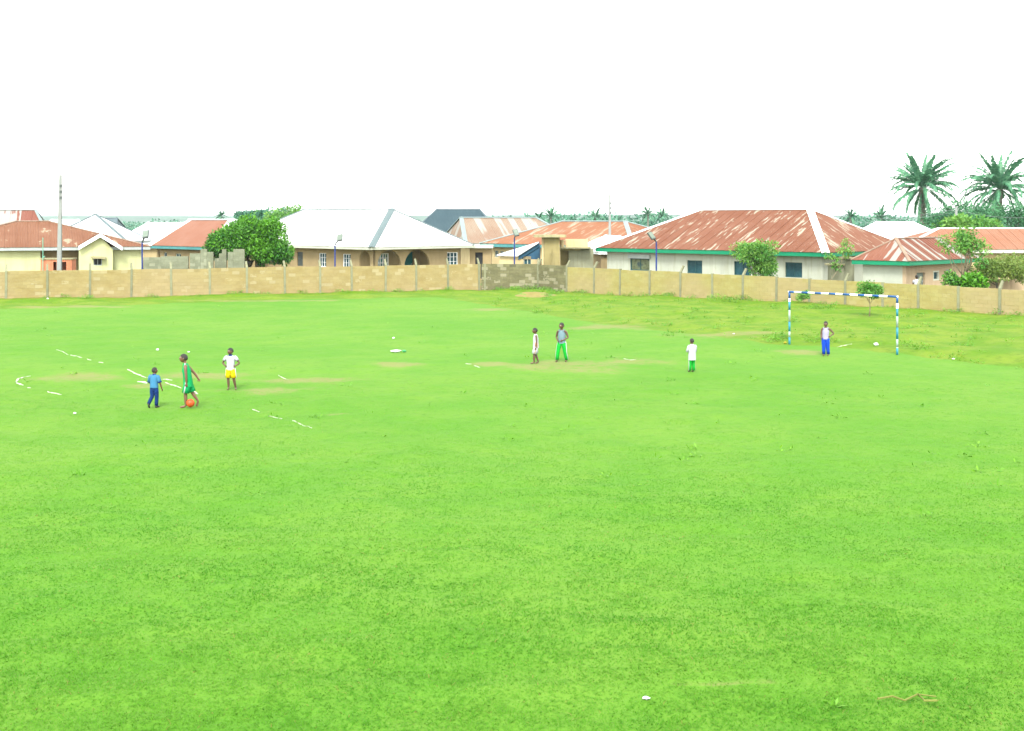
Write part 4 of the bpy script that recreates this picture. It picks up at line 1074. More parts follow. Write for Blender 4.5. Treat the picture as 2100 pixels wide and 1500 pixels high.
# trees behind the right houses
for (x, y, rx, rz, d, sd, mt, lab) in ((1944, 454, 2.2, 1.4, 128, 51, 'leafdark', 'dark green tree left of the short concrete pole behind orange roof'),
                                   (1990, 452, 3.0, 1.9, 131, 52, 'leafdark', 'dark green tree between the short concrete pole and the right palm'),
                                   (2020, 456, 1.8, 1.3, 134, 53, 'leafdark', 'dark green tree below the fronds of the right palm'),
                                   (1985, 467, 2.6, .6, 112, 54, 'leaflight', 'bright green low tree top above the plain orange roof'),
                                   (2085, 452, 2.4, 2.0, 138, 55, 'leafdark', 'dark green tree at the right edge behind the palm trunk'),
                                   (1868, 474, 1.6, .6, 150, 56, 'leaffar', 'bluish green bush at the foot of the left oil palm'),
                                   (596, 451, 3.4, 1.2, 150, 57, 'leaflight', 'yellow green tree top peeping over the left end of the white roof'),
                                   (572, 455, 2.4, 1.1, 152, 58, 'leaffar', 'dull green tree top just left of the yellow green one'),
                                   (500, 447, 1.4, .5, 155, 59, 'leaffar', 'small dark tree top showing above the round tree'),
                                   (535, 442, 1.0, .4, 157, 60, 'leaffar', 'tiny dark tree top above the round tree crest')):
    tb = at(x, 470, d); tb.z = 0
    tree('background_tree', lab, 'tree', tb, at(x, y, d), (rx, rx * .8, rz), 34, .4 * rx / 2.4, .8 * rx / 2.4, 2600, .34, M[mt], M['barkdark'], .18, sd, 'trees behind the houses', aspect=.42)

# palms
def frond_mesh(R, el, droop, seed, leaf_w=.11, nst=44, lf=.105):
    r = random.Random(seed); v, f, tn = [], [], []
    P = []; th = el; p = Vector((0, 0, 0)); ds = R / nst
    for k in range(nst + 1):
        P.append((p.copy(), Vector((math.cos(th), 0, math.sin(th))))); p = p + Vector((math.cos(th), 0, math.sin(th))) * ds
        th -= droop / nst * (.25 + 1.5 * k / nst)
    for k in range(nst):                                  # rachis
        w0, w1 = .05 * (1 - k / nst) + .012, .05 * (1 - (k + 1) / nst) + .012; i = len(v)
        for (q, dd), w in ((P[k], w0), (P[k + 1], w1)):
            v += [q + Vector((0, -w, 0)), q + Vector((0, w, 0))]
        f += [(i, i + 1, i + 3), (i, i + 3, i + 2)]; tn += [.9] * 4
    for k in range(3, nst + 1):
        q, dd = P[k]; s = k / nst
        ln = R * lf * min(1, max(.12, (s - .05) / .28)) * (1 - .55 * max(0, s - .62) / .38) * r.uniform(.8, 1.15)
        up = Vector((-dd.z, 0, dd.x))
        for sg in (-1, 1):
            a = (Vector((0, sg, 0)) * .8 + dd * .55 + up * r.uniform(-.35, .25) + Vector((0, 0, -.3))).normalized()
            tip = q + a * ln + Vector((0, 0, -.18 * ln)); mid_ = q + a * ln * .5
            w = dd * leaf_w * .5; i = len(v)
            v += [q - w * .6, q + w * .6, mid_ + w, mid_ - w, tip]
            f += [(i, i + 1, i + 2), (i, i + 2, i + 3), (i + 3, i + 2, i + 4)]
            tn += [r.random()] * 5
    return np.array([tuple(x) for x in v]), np.array(f), np.array(tn)
def palm(label, x, ycrown, d, R, trunk_w, nfr, seed, parts, name='oil_palm', group='oil palms', lean=0.0, leaf_w=.12):
    r = random.Random(seed)
    top = at(x, ycrown, d); b0 = Vector((top.x + lean, d, 0))
    o = thing(name, label, 'palm tree', b0, group)
    m = MB(); n = 26; rings = []
    for k in range(n + 1):
        s = k / n; c = b0 + (top - b0) * s; rad = trunk_w / 2 * (1.1 - .2 * s + (.35 if s > .75 else 0) * (s - .75) * 2) * (1 + .10 * ((k % 2) * 2 - 1))
        rings.append([c + Vector((math.cos(t_) * rad * r.uniform(.88, 1.12), math.sin(t_) * rad * r.uniform(.88, 1.12), 0)) for t_ in [2 * math.pi * j / 11 for j in range(11)]])
    m.loft(rings); m.build('trunk', M['palmtrunk'], o)
    ELS = [(1.35, .6), (1.08, 1.0), (.78, 1.35), (.42, 1.5), (0.05, 1.35), (-.4, 1.0), (-.9, .5)]
    cnt = [max(1, round(nfr * q)) for q in (.09, .17, .22, .21, .17, .10, .04)]
    allc, allf, allt, base = [], [], [], 0
    for (el, dr), c in zip(ELS, cnt):
        co_, f_, t_ = frond_mesh(R * (1 if el > -.5 else .95), el, dr, seed * 31 + int(el * 100), leaf_w)
        me = np_mesh('frond', co_, f_, [M['leafpalm']], False, {'tint': t_}) if parts else None
        off = r.random() * 6.28
        for k in range(c):
            az = off + 2 * math.pi * (k + r.uniform(-.25, .25)) / c; tl = r.uniform(-.14, .14); sc = r.uniform(.85, 1.08)
            if parts: link('frond', me, o, top - b0 + Vector((0, 0, r.uniform(-.3, .25))), (r.uniform(-.3, .3), tl, az), (sc, sc, sc))
            else:
                mx = np.array((Matrix.Rotation(az, 3, 'Z') @ Matrix.Rotation(tl, 3, 'Y')) * sc)
                allc.append(co_ @ mx.T + np.array(top - b0)); allf.append(f_ + base); allt.append(t_); base += len(co_)
    if not parts: link('crown', np_mesh('crown', np.concatenate(allc), np.concatenate(allf), [M['leafpalm']], False, {'tint': np.concatenate(allt)}), o)
palm('tall oil palm whose whole crown stands against the sky above the low white roof', 1892, 385, 165.0, 5.5, .85, 64, 3, True, leaf_w=.19)
palm('tall oil palm nearest the right edge of the picture', 2049, 388, 160.0, 5.4, .85, 64, 5, True, leaf_w=.19)
for (x, y, d, R, sd, lab) in ((1130, 446, 330, 3.6, 61, 'small distant palm above the striped cream roof'), (1221, 447, 340, 3.4, 62, 'small distant palm left of the slim middle pole'),
                              (1329, 440, 300, 2.6, 63, 'small distant palm with bare trunk left of the long rust roof'), (1358, 446, 360, 3.6, 64, 'broad distant palm touching the left slope of the long rust roof'),
                              (1745, 446, 260, 2.6, 65, 'small distant palm just right of the long rust roof'), (1806, 449, 270, 3.2, 66, 'wide distant palm above the low white roof ridge'),
                              (453, 445, 300, 2.2, 67, 'small distant palm left of the round tree top'), (1105, 449, 320, 2.4, 68, 'lowest distant palm above the striped cream roof, left of the broader one'),
                              (1175, 452, 420, 3.0, 69, 'faint distant palm between the two broader ones')):
    palm(lab, x, y, d, R, .45, 22, sd, False, 'distant_palm', 'distant palms on the skyline', leaf_w=.34)
# far treelines: masses nobody could count
def treeline(label, spans, seed, mat):
    r = np.random.default_rng(seed); cen, rad = [], []
    for (x0, x1, y0, d, jit, n) in spans:
        for k in range(n):
            x = x0 + (x1 - x0) * (k + r.random()) / n; dd = d * r.uniform(.93, 1.1); top = at(x, y0 + r.uniform(-jit, jit), dd); rr = r.uniform(1.6, 3.4) * d / 400
            for q in range(3): cen.append((top.x + r.uniform(-1, 1) * rr, dd, top.z - rr * .9 - q * rr * 1.1)); rad.append((rr * 1.2, rr, rr))
    c, f, t_ = leaf_cloud(cen, rad, 26000, 1.0, seed=seed, aspect=.6)
    o = link('treeline', np_mesh('treeline', c, f, [mat], False, {'tint': t_})); tag(o, label, 'treeline', kind='stuff')
treeline('bluish green far treeline behind the middle and right roofs', [(990, 1110, 449, 380, 3, 18), (1090, 1420, 443, 380, 4, 44), (1700, 1960, 447, 380, 3, 30), (1900, 2200, 445, 330, 6, 26)], 81, M['leaffar'])
treeline('faint far treeline along the horizon at left', [(-80, 200, 459, 700, 1.5, 20), (250, 480, 458, 520, 2.5, 22), (330, 385, 455, 330, 3, 6), (830, 880, 455, 420, 3, 6)], 83, M['leaffar'])

# weeds along the wall's foot and through the verge
def scatter_weeds():
    r = np.random.default_rng(91); cen, rad = [], []
    def add(x, y, rr):
        p = on_ground(x, y); cen.append((p.x, p.y, p.z + rr * .35)); rad.append((rr * 1.5, rr * 1.3, rr * .6))
    for (x, y, rr) in ((1600, 700, .30), (1585, 702, .28), (1668, 706, .28), (1690, 704, .25), (1735, 685, .18), (1822, 662, .22), (1700, 638, .3), (1672, 640, .32), (1655, 641, .25), (1108, 602, .3), (1085, 606, .28), (1135, 603, .35), (1125, 608, .2), (1120, 590.5, .5), (1145, 593, .4), (1090, 595, .45), (1060, 597, .35),
                       (1630, 664, .2), (1865, 715, .25), (1890, 722, .25), (1910, 678, .2), (2000, 690, .22), (1985, 718, .2), (1470, 622, .45), (1500, 624, .4), (1395, 607, .3), (1430, 612, .35), (1525, 620, .35), (1590, 640, .3),
                       (1330, 606, .3), (1300, 606, .28), (1230, 600, .25), (2050, 650, .28), (1100, 642, .22), (1280, 662, .22), (1180, 620, .2), (1370, 690, .2), (1545, 780, .12), (1430, 935, .10), (1900, 1058, .09), (1705, 1449, .07)):
        add(x, y, rr)
    for A, B, n in ((WL0, WL1, 46), (WL1, GC, 10), (GC, WR0, 8), (WR0, WR1, 44)):
        for k in range(n):
            s = r.random(); p = A + (B - A) * s; q = p + Vector((r.uniform(-.3, .3), -r.random() ** 2 * 1.3 - .25, 0)); rr = r.uniform(.08, .28)
            cen.append((q.x, q.y, gz1(q.x, q.y) + rr * .3)); rad.append((rr * 1.5, rr * 1.2, rr * .6))
    for k in range(230):
        x = r.uniform(1000, 2130); a = (x - CX) / FOC; d1 = np.interp(a, _ea, _ed); d2 = np.interp(a, _wa, [p.length for p in WALLPTS])
        dd = d1 + (d2 - d1) * r.random(); p = Vector((a, 1, 0)).normalized() * dd; rr = r.uniform(.06, .17)
        cen.append((p.x, p.y, gz1(p.x, p.y) + rr * .3)); rad.append((rr * 1.8, rr * 1.4, rr * .5))
    for k in range(170):                                  # small darker tufts dotted over the mown field
        Y = 24 * (78 / 24) ** r.random(); X = r.uniform(-.42, .42) * Y
        if float(beyond_edge(np.array([X]), np.array([Y]))[0]) > 0: continue
        rr = r.uniform(.05, .11); cen.append((X, Y, gz1(X, Y) + rr * .15)); rad.append((rr * 2.0, rr * 1.3, rr * .4))
    c, f, t_ = leaf_cloud(cen, rad, 19000, .10, seed=92, aspect=.35, shell=.1)
    o = link('weeds', np_mesh('weeds', c, f, [M['weed']], False, {'tint': t_})); tag(o, 'low green weeds along the wall foot and over the rough verge', 'weeds', kind='stuff')
scatter_weeds()
pb = on_ground(1648, 630)
tree('weed_plant', 'knee high leafy plant against the wall seen through the left of the goal', 'plant', pb, Vector((pb.x, pb.y, pb.z + .35)), (.32, .25, .3), 9, .12, .2, 420, .14, M['leaflight'], M['bark'], .02, 95, limbs=3)
# sand heap by the grey wall
hp = on_ground(1107, 607); hm = []
gx = np.linspace(-1.9, 1.9, 34); gy = np.linspace(-1.2, 1.2, 22); hxx, hyy = np.meshgrid(gx, gy)
hz = .34 * np.exp(-((hxx / .85) ** 2 + (hyy / .6) ** 2)) + .22 * np.exp(-(((hxx + 1.0) / .6) ** 2 + (hyy / .5) ** 2)) + (vnoise(hxx * 3, hyy * 3, 8) - .5) * .06 - .06
hz = np.where((np.abs(hxx) > 1.85) | (np.abs(hyy) > 1.15), -.12, hz) + gz(hxx + hp.x, hyy + hp.y) - hp.z
q = (np.arange(21)[:, None] * 34 + np.arange(33)[None, :]).ravel()
o = link('sand_heap', np_mesh('sand_heap', np.stack([hxx.ravel(), hyy.ravel(), hz.ravel()], 1), np.stack([q, q + 1, q + 35, q + 34], 1), [plain('sand', alb(206, 190, 110), .95, .15, 2.0, c2=alb(150, 200, 80))], True), None, hp)
tag(o, 'low heap of tan sand partly overgrown in front of the grey block wall', 'sand heap')

# ------------------------------------------------------------------ goal
GB_ = plain('goal_blue', alb(20, 95, 165, KV), .45, .1); GT = plain('goal_teal', alb(50, 150, 170, KV), .5, .15)
GWm = plain('goal_white', (.72, .74, .72), .5, .06); GG = plain('goal_worn_grey', alb(170, 195, 180, KV), .6, .15)
gl, gr_ = on_ground(1619, 707.5), on_ground(1840, 727)
gz_top = at(1624, 599, gl.y).z; gz_top2 = at(1840, 609, gr_.y).z
goal = thing('football_goal', 'blue and white striped football goal frame without net at right', 'goal', (gl + gr_) / 2)
def goal_post(p, ztop, px, yt, bands):
    top = Vector((p.x, p.y, ztop)); m = MB(); m.tube([p + Vector((0, 0, -.1)), top], .04, 12); po = m.build('post', GWm, goal, smooth=True)
    for (y0, y1, mt) in bands:
        z0, z1 = at(px, y1, p.y).z, at(px, y0, p.y).z
        b_ = MB(); b_.tube([Vector((p.x, p.y, max(z0, p.z - .05))), Vector((p.x, p.y, min(z1, ztop - .002)))], .0425, 12); b_.build('painted_band', mt, po, smooth=True)
goal_post(gl, gz_top, 1622, 598, ((598, 612, GB_), (619, 636, GT), (636, 660, GG), (660, 680, GT), (692, 709, GT), (680, 692, GG)))
goal_post(gr_, gz_top2, 1840, 608, ((608, 622, GB_), (633, 649, GT), (649, 672, GG), (672, 696, GT), (696, 712, GG), (714, 729, GT)))
a, c = Vector((gl.x, gl.y, gz_top)), Vector((gr_.x, gr_.y, gz_top2)); dx_ = (c - a).normalized()
m = MB(); m.tube([a - dx_ * .05, c + dx_ * .04], .04, 12); cb = m.build('crossbar', GWm, goal, smooth=True)
for (x0, x1) in ((1622, 1632), (1647, 1660), (1674, 1687), (1702, 1716), (1730, 1745), (1761, 1775), (1790, 1804), (1821, 1842)):
    k0, k1 = [((x - 1622) / 218.0) for x in (x0, x1)]
    f_ = lambda k: k * (a.y) / (a.y * k + c.y * (1 - k)) if True else k
    k0, k1 = max(0, f_(k0)), min(1, f_(k1))
    m = MB(); m.tube([a + (c - a) * k0, a + (c - a) * k1], .0425, 12); m.build('painted_band', GB_, cb, smooth=True)

# ------------------------------------------------------------------ line markings, litter, ball
chalk, t, b = newmat('chalk_line')
v = objvec(t); al = noise(t, 5.0, 4, v)
t.links.new(mixc(t, sstep(t, al, .38, .6), alb(215, 240, 170), (.42, .45, .38)), b.inputs['Base Color']); b.inputs['Roughness'].default_value = .9
def marking(pts, w, label):
    W = []
    P = [gp(*p) for p in pts]
    r = random.Random(int(pts[0][0]))
    L_, R_ = [], []
    dense = []
    for p, q in zip(P[:-1], P[1:]):
        n = max(2, int((q - p).length / .12))
        dense += [p + (q - p) * (k / n) for k in range(n)]
    dense.append(P[-1])
    m = MB(); nD = len(dense)
    for k, p in enumerate(dense):
        d = (dense[min(k + 1, nD - 1)] - dense[max(k - 1, 0)]).normalized(); s = Vector((-d.y, d.x, 0))
        e = min(1, .35 + 2.2 * min(k, nD - 1 - k) / nD); ww = w * .42 * e * r.uniform(.5, 1.15) / 2; off = s * r.uniform(-.02, .02)
        for sg, arr in ((1, L_), (-1, R_)):
            q = p + s * ww * sg + off; q.z = gz1(q.x, q.y) + .014; arr.append(q)
    for k in range(nD - 1):
        if nD > 8 and vnoise(k * .31 + pts[0][0], pts[0][1], 44) < .16: continue      # worn gaps
        m.face([R_[k], R_[k + 1], L_[k + 1], L_[k]])
        lo = Vector((0, 0, .06))
        m.face([R_[k] - lo, R_[k + 1] - lo, R_[k + 1], R_[k]]); m.face([L_[k + 1] - lo, L_[k] - lo, L_[k], L_[k + 1]])
    o = m.build('line_marking', chalk, None, tuple(P[0])); tag(o, label, 'pitch line', 'worn white chalk pitch lines', 'structure')
for pts, w, lab in (([(145, 728), (167, 735)], .13, 'short white chalk dash far left of the boy in blue'), ([(116, 717), (140, 727)], .05, 'faint chalk trace left of the first white dash'),
                    ([(178, 738.5), (186, 740.5)], .08, 'tiny chalk fleck after the first white dash'), ([(202, 746.5), (211, 749)], .08, 'tiny chalk fleck midway to the main white line'),
                    ([(260, 761.5), (283, 769), (306, 777)], .15, 'white chalk line ending behind the boy in blue'), ([(283, 783), (293, 783.5), (303, 786)], .34, 'thick white chalk patch left of the boy in blue'),
                    ([(325, 780), (341, 779.5), (352, 781.5)], .14, 'white chalk piece between the boys in blue and green'), ([(340, 785), (356, 790), (372, 796)], .14, 'slanting white chalk line touching the boy in green'),
                    ([(396, 800.5), (407, 806)], .13, 'white chalk stub right of the boy in green'), ([(33, 786), (39, 778), (50, 774.5), (62, 772.5)], .14, 'curved white chalk arc at the left edge, upper arm'),
                    ([(33, 787), (40, 789), (47, 791.5)], .18, 'curved white chalk arc at the left edge, lower arm'), ([(96, 803), (110, 805.5), (126, 808)], .13, 'white chalk dash below the arc at far left'),
                    ([(56, 796), (62, 797)], .12, 'white chalk dot below the arc at the left edge'),
                    ([(519, 837.5), (536, 844), (549, 848), (579, 857.5)], .10, 'thin slanting chalk line right below the boy in yellow shorts'), ([(568, 769), (592, 777.5)], .07, 'faint chalk trace right of the boy in yellow shorts'),
                    ([(955, 748), (970, 750.5), (984, 756)], .13, 'white chalk dash left of the child in the pale tunic'), ([(1279, 737), (1303, 741.5)], .10, 'faint chalk dash between tank top boy and white shirt child'),
                    ([(1716, 713.5), (1747, 711)], .10, 'thin white chalk line behind the goalkeeper'), ([(600, 862), (640, 878)], .04, 'very faint chalk trace further along the thin line')):
    marking(pts, w, lab)
def litter(name, label, x, y, size, mat, seed, cat='litter', flat=.35):
    p = on_ground(x, y); r = random.Random(seed); m = MB()
    jit = {}
    def fn(q):
        k = (round(q.x, 2), round(q.y, 2), round(q.z, 2)); jit.setdefault(k, r.uniform(.7, 1.25)); return q * jit[k]
    m.ball(p + Vector((0, 0, size[2] * .5 + .015)), (size[0] * .72, size[1] * .72, size[2] * .72), 0, 10, 6, fn)
    o = m.build(name, mat, None, tuple(p)); tag(o, label, cat); return o
plast = plain('white_plastic', (.5, .53, .52), .4, .08); grn = plain('green_plastic', alb(80, 225, 130), .4, .1)
yel = plain('yellow_plastic', alb(250, 235, 30), .5, .05); paper = plain('paper', (.42, .42, .36), .8, .1)
bag = litter('plastic_bag', 'flattened white plastic bag lying on the grass at mid field', 812, 722.5, (.30, .22, .06), plast, 1, 'plastic bag')
m = MB(); p = on_ground(829, 723); m.ball(p + Vector((0, 0, .05)), (.09, .1, .05), 0, 8, 5); m.build('green_end', grn, bag)
litter('paper_scrap', 'small white scrap on the grass beyond the plastic bag', 807, 694.5, (.07, .07, .05), plast, 2)
litter('paper_scrap', 'white scrap on the grass above the boy in blue', 323, 719.5, (.07, .07, .05), plast, 3)
litter('paper_scrap', 'white scrap on the grass behind the head of the boy in green', 387, 723.5, (.07, .06, .03), plast, 4)
litter('paper_scrap', 'white scrap on the grass lower left of the boy in blue', 153, 850, (.06, .05, .03), plast, 5)
litter('yellow_scrap', 'small yellow plastic scrap at the foot of the left goalpost', 1610, 706, (.09, .08, .06), yel, 6)
litter('plastic_bag', 'crumpled white plastic bag between the goalkeeper and right post', 1796, 713, (.15, .12, .08), plast, 7, 'plastic bag')
litter('paper_scrap', 'white scrap on the rough grass right of the goal', 1955, 737, (.08, .07, .04), paper, 8)
litter('paper_scrap', 'whitish scrap on the verge left of the goal', 1505, 690, (.08, .06, .03), paper, 9)
litter('paper_scrap', 'white scrap lying in the foreground grass near the bottom', 1325, 1430, (.055, .045, .022), plast, 10)
m = MB(); pts = [gp(x, y) for x, y in ((1800, 1442), (1830, 1436), (1855, 1446), (1882, 1432), (1896, 1447), (1922, 1447))]
pts = [Vector((p.x, p.y, gz1(p.x, p.y) + .06)) for p in pts]; m.tube(pts, .012, 6); m.tube([pts[3], pts[3] + Vector((.16, -.12, .02))], .008, 5)
o = m.build('straw_twig', plain('straw', alb(196, 208, 96, 4.5), .8, .15), None, tuple(pts[0])); tag(o, 'bent yellow straw twig lying in the grass at the bottom right', 'twig')
litter('stone', 'small pale stone at the foot of the left wall', 98, 617.5, (.12, .1, .08), paper, 12, 'stone')

orange_m = plain('ball_orange', alb(250, 105, 40, 2.6), .45, .08); seam = plain('ball_seam', alb(190, 70, 30, 2.6), .6, .05)
bp = on_ground(390.5, 836); ball_c = bp + Vector((0, 0, .125 + .02))
ball = thing('football', 'orange ball on the grass at the feet of the boy in green', 'ball', bp)
m = MB(); m.ball(ball_c, .115, 0, 22, 14); m.build('skin', orange_m, ball, smooth=True)
for ax in ((1, .2, 0), (0, 1, .3), (.2, 0, 1)):
    ax = Vector(ax).normalized(); s_ = ax.orthogonal().normalized(); q_ = ax.cross(s_); sm = MB()
    sm.tube([ball_c + (s_ * math.cos(k * math.pi / 12) + q_ * math.sin(k * math.pi / 12)) * .1145 for k in range(25)], .003, 4, caps=False); sm.build('seam', seam, ball)
# ------------------------------------------------------------------ people
SK = plain('skin_dark', alb(112, 82, 62, 2.2), .5, .12, 4.0, spec=.4)
SK2 = plain('skin_brown', alb(132, 94, 68, 2.2), .5, .12, 4.0, spec=.4)
HAIR = plain('short_black_hair', (.022, .020, .018), .85, .2, 20.0)
EYEW = plain('eye_white', (.6, .6, .56), .3, .02); EYED = plain('eye_dark', (.01, .008, .007), .2, .02); LIP = plain('lip', alb(120, 70, 62, 2.2), .45, .1)
def cloth(name, c, k=2.6): return plain(name, alb(*c, k), .85, .10, 5.0, spec=.15, bmp=.3)
def skin_mesh(V, R, E, sub=2):
    me = bpy.data.meshes.new('tmp'); me.from_pydata(V, E, []); o = bpy.data.objects.new('tmp', me); COL.objects.link(o)
    md = o.modifiers.new('s', 'SKIN'); md.use_smooth_shade = True; md.branch_smoothing = .6
    for k, r in enumerate(R):
        me.skin_vertices[0].data[k].radius = r if hasattr(r, '__len__') else (r, r); me.skin_vertices[0].data[k].use_root = (k == 0)
    s = o.modifiers.new('u', 'SUBSURF'); s.levels = s.render_levels = sub
    dg = bpy.context.evaluated_depsgraph_get(); dg.update()
    m2 = o.evaluated_get(dg).to_mesh()
    v = [tuple(q.co) for q in m2.vertices]; f = [tuple(p.vertices) for p in m2.polygons]
    o.evaluated_get(dg).to_mesh_clear(); bpy.data.objects.remove(o, do_unlink=True); bpy.data.meshes.remove(me)
    return v, f
def person(label, foot, H, F, pose, skin, wear, group=None, hair=True):
    fw = Vector((F[0], F[1], 0)).normalized(); rt = Vector((fw.y, -fw.x, 0))
    root = thing('person', label, 'person', foot, group)
    T = lambda q: Vector(foot) + (rt * q[0] + fw * q[1] + Vector((0, 0, 1)) * q[2]) * H
    rnd = random.Random(label)
    lean, sx, py = pose.get('lean', 0), pose.get('sx', 0), pose.get('py', 0)
    sp = lambda x, y, z: (x + sx * (z - .5) * 2, py + y + lean * max(0, z - .5) * 2, z)
    hipR, hipL = (.052, py, .485), (-.052, py, .485)
    shR, shL = sp(.108, -.005, .775), sp(-.108, -.005, .775)
    V = [(0, py, .50), sp(0, 0, .60), sp(0, 0, .70), sp(0, 0, .78), sp(0, .0, .825), sp(0, .012, .875)]
    R = [(.082, .062), (.076, .056), (.090, .060), (.060, .045), (.030, .030), (.034, .036)]
    E = [(0, 1), (1, 2), (2, 3), (3, 4), (4, 5)]
    def add(q, r, prev): V.append(q); R.append(r); E.append((prev, len(V) - 1)); return len(V) - 1
    hands = []
    for sh, (el, hd), sg in ((shR, pose['RA'], 1), (shL, pose['LA'], -1)):
        el, hd = (el[0] + sx * .3, el[1] + py + lean * .4, el[2]), (hd[0], hd[1] + py + lean * .15, hd[2])
        a = add(sh, .034, 3); b_ = add(tuple((Vector(sh) * .5 + Vector(el) * .5)), .029, a); c = add(el, .0245, b_)
        w = Vector(el) + (Vector(hd) - Vector(el)) * .80; d_ = add(tuple(Vector(el) * .55 + w * .45), .0235, c); e_ = add(tuple(w), .0155, d_)
        g = add(tuple(Vector(hd)), (.021, .012), e_); hands.append((w, Vector(hd), sg))
    legs = []
    for hp_, (kn, an, toe), sg in ((hipR, pose['RL'], 1), (hipL, pose['LL'], -1)):
        a = add(hp_, .056, 0); b_ = add(tuple(Vector(hp_) * .5 + Vector(kn) * .5), .049, a); c = add(kn, .034, b_)
        d_ = add(tuple(Vector(kn) * .62 + Vector(an) * .38), .035, c); e_ = add(an, .021, d_)
        td = Vector(toe).normalized(); g = add(tuple(Vector(an) + td * .055 + Vector((0, 0, -.020 if abs(td.z) < .5 else 0))), (.024, .018), e_)
        add(tuple(Vector(an) + td * .105 + Vector((0, 0, -.026 if abs(td.z) < .5 else 0))), (.021, .012), g); legs.append((hp_, kn, an, td))
    vv, ff = skin_mesh([tuple(q) for q in V], R, E)
    B = MB(); B.v = [tuple(T(q)) for q in vv]; B.f = ff; B.m = [0] * len(ff); B.uv = [[(0, 0)] * len(f) for f in ff]
    # head with jaw, nose, ears, eyes and mouth
    hc = Vector(sp(0, .018, .918)); yaw = pose.get('yaw', 0); pit = pose.get('pitch', 0)
    hm_ = Matrix.Rotation(yaw, 3, 'Z') @ Matrix.Rotation(-pit, 3, 'X')
    Hd = lambda q: T(hc + hm_ @ Vector(q))
    rr = []
    for k in range(13):
        ph = -math.pi / 2 + math.pi * min(max(k, .25), 11.75) / 12; z = math.sin(ph); c = math.cos(ph)
        jaw = 1 - .20 * max(0, -z); ring = []
        for j in range(18):
            t_ = 2 * math.pi * j / 18; x, y_ = math.cos(t_) * c * .058 * jaw, math.sin(t_) * c
            y2 = y_ * (.070 if y_ > 0 else .076) + (.010 * max(0, -z) if y_ > 0 else .016 * max(0, -z)) + .0
            ring.append(Hd((x, y2, z * .080)))
        rr.append(ring)
    B.loft(rr, 0)
    def hb(c, r, m, nu=8, nv=5):
        q = MB(); q.ball((0, 0, 0), r, m, nu, nv); i = len(B.v)
        B.v += [tuple(Hd(Vector(c) + Vector(p))) for p in q.v]; B.f += [tuple(i + k for k in f) for f in q.f]; B.m += q.m; B.uv += q.uv
    hb((0, .070, -.014), (.011, .013, .013), 0); hb((0, .066, .004), (.007, .009, .018), 0)
    for s in (1, -1):
        hb((.058 * s, -.004, -.008), (.007, .014, .020), 0); hb((.023 * s, .058, .010), (.010, .008, .006), 1); hb((.023 * s, .0645, .010), (.0048, .0035, .0048), 2)
    hb((0, .066, -.040), (.020, .008, .0055), 3)
    # hands: thumb and four fingers, slightly curled
    for w, hd, sg in hands:
        d = (hd - w).normalized(); sd = Vector((0, 1, 0)) if abs(d.z) > .6 else Vector((0, 0, 1)); sd = (sd - d * sd.dot(d)).normalized(); nn = d.cross(sd) * sg
        for k in range(4):
            o_ = sd * (.0135 - .009 * k); ln = (.040, .045, .042, .033)[k]; p0 = hd + o_ - d * .006
            B.tube([T(p0), T(p0 + d * ln * .5 + nn * -.003), T(p0 + d * ln * .82 + nn * -.012), T(p0 + d * ln * .92 + nn * -.024)], [.0062 * H, .0058 * H, .0052 * H, .004 * H], 6)
        p0 = hd - d * .02 + sd * .014
        B.tube([T(p0), T(p0 + sd * .016 + d * .016 - nn * .004), T(p0 + sd * .018 + d * .036 - nn * .012)], [.0075 * H, .0068 * H, .005 * H], 6)
    B.build('body', [skin, EYEW, EYED, LIP], root, smooth=True)
    if hair:
        hr = MB(); rr = []
        for k in range(8):
            ph = -.25 + (math.pi / 2 + .25) * min(k, 6.8) / 7; z, c = math.sin(ph), math.cos(ph); ring = []
            for j in range(18):
                t_ = 2 * math.pi * j / 18; y_ = math.sin(t_); drop = .0
                zz = z if y_ < .25 else max(z, .42 * min(1, (y_ - .25) / .3) + (z if k > 0 else -.1) * 0 + .0)
                cc_ = c if zz == z else math.sqrt(max(0, 1 - zz * zz))
                ring.append(Hd((math.cos(t_) * cc_ * .0605, y_ * cc_ * (.0725 if y_ > 0 else .0785), zz * .083)))
            rr.append(ring)
        hr.loft(rr, 0); hr.build('hair', HAIR, root, smooth=True)
    # clothes
    def ring(c, a, b_, n=16, ph=0, fold=.04):
        return [T((c[0] + math.cos(2 * math.pi * j / n) * a * (1 + fold * math.sin(5 * 2 * math.pi * j / n + ph)), c[1] + math.sin(2 * math.pi * j / n) * b_ * (1 + fold * math.sin(4 * 2 * math.pi * j / n + ph * 1.7)), c[2])) for j in range(n)]
    S = wear['shirt']; hem = S['hem']; w = S.get('w', 1.0)
    prof = [(hem, .100 * w, .078 * w), (hem + (.62 - hem) * .33, .099 * w, .076 * w), (hem + (.62 - hem) * .66, .097 * w, .073 * w), (.62, .096 * w, .071 * w), (.70, .102 * w, .072 * w)]
    if S.get('sleeve', 0): prof += [(.755, .112, .066), (.792, .098, .055), (.812, .066, .046), (.828, .040, .040)]
    elif S.get('tank'): prof += [(.745, .088, .064), (.785, .074, .052), (.803, .062, .046)]
    else: prof += [(.75, .106, .064), (.79, .092, .054), (.812, .060, .044), (.824, .041, .040)]
    sm = MB(); sm.loft([ring(sp(0, 0, z), a, b_, ph=k * .9, fold=.035 if k < 5 else .0) for k, (z, a, b_) in enumerate(prof)], 0, (False, False))
    # inner layer gives the cloth a thickness at hem and neck
    sm.loft([ring(sp(0, 0, z), a * .96, b_ * .96, ph=k * .9, fold=.035 if k < 5 else .0)[::-1] for k, (z, a, b_) in enumerate(prof)], 0, (False, False))
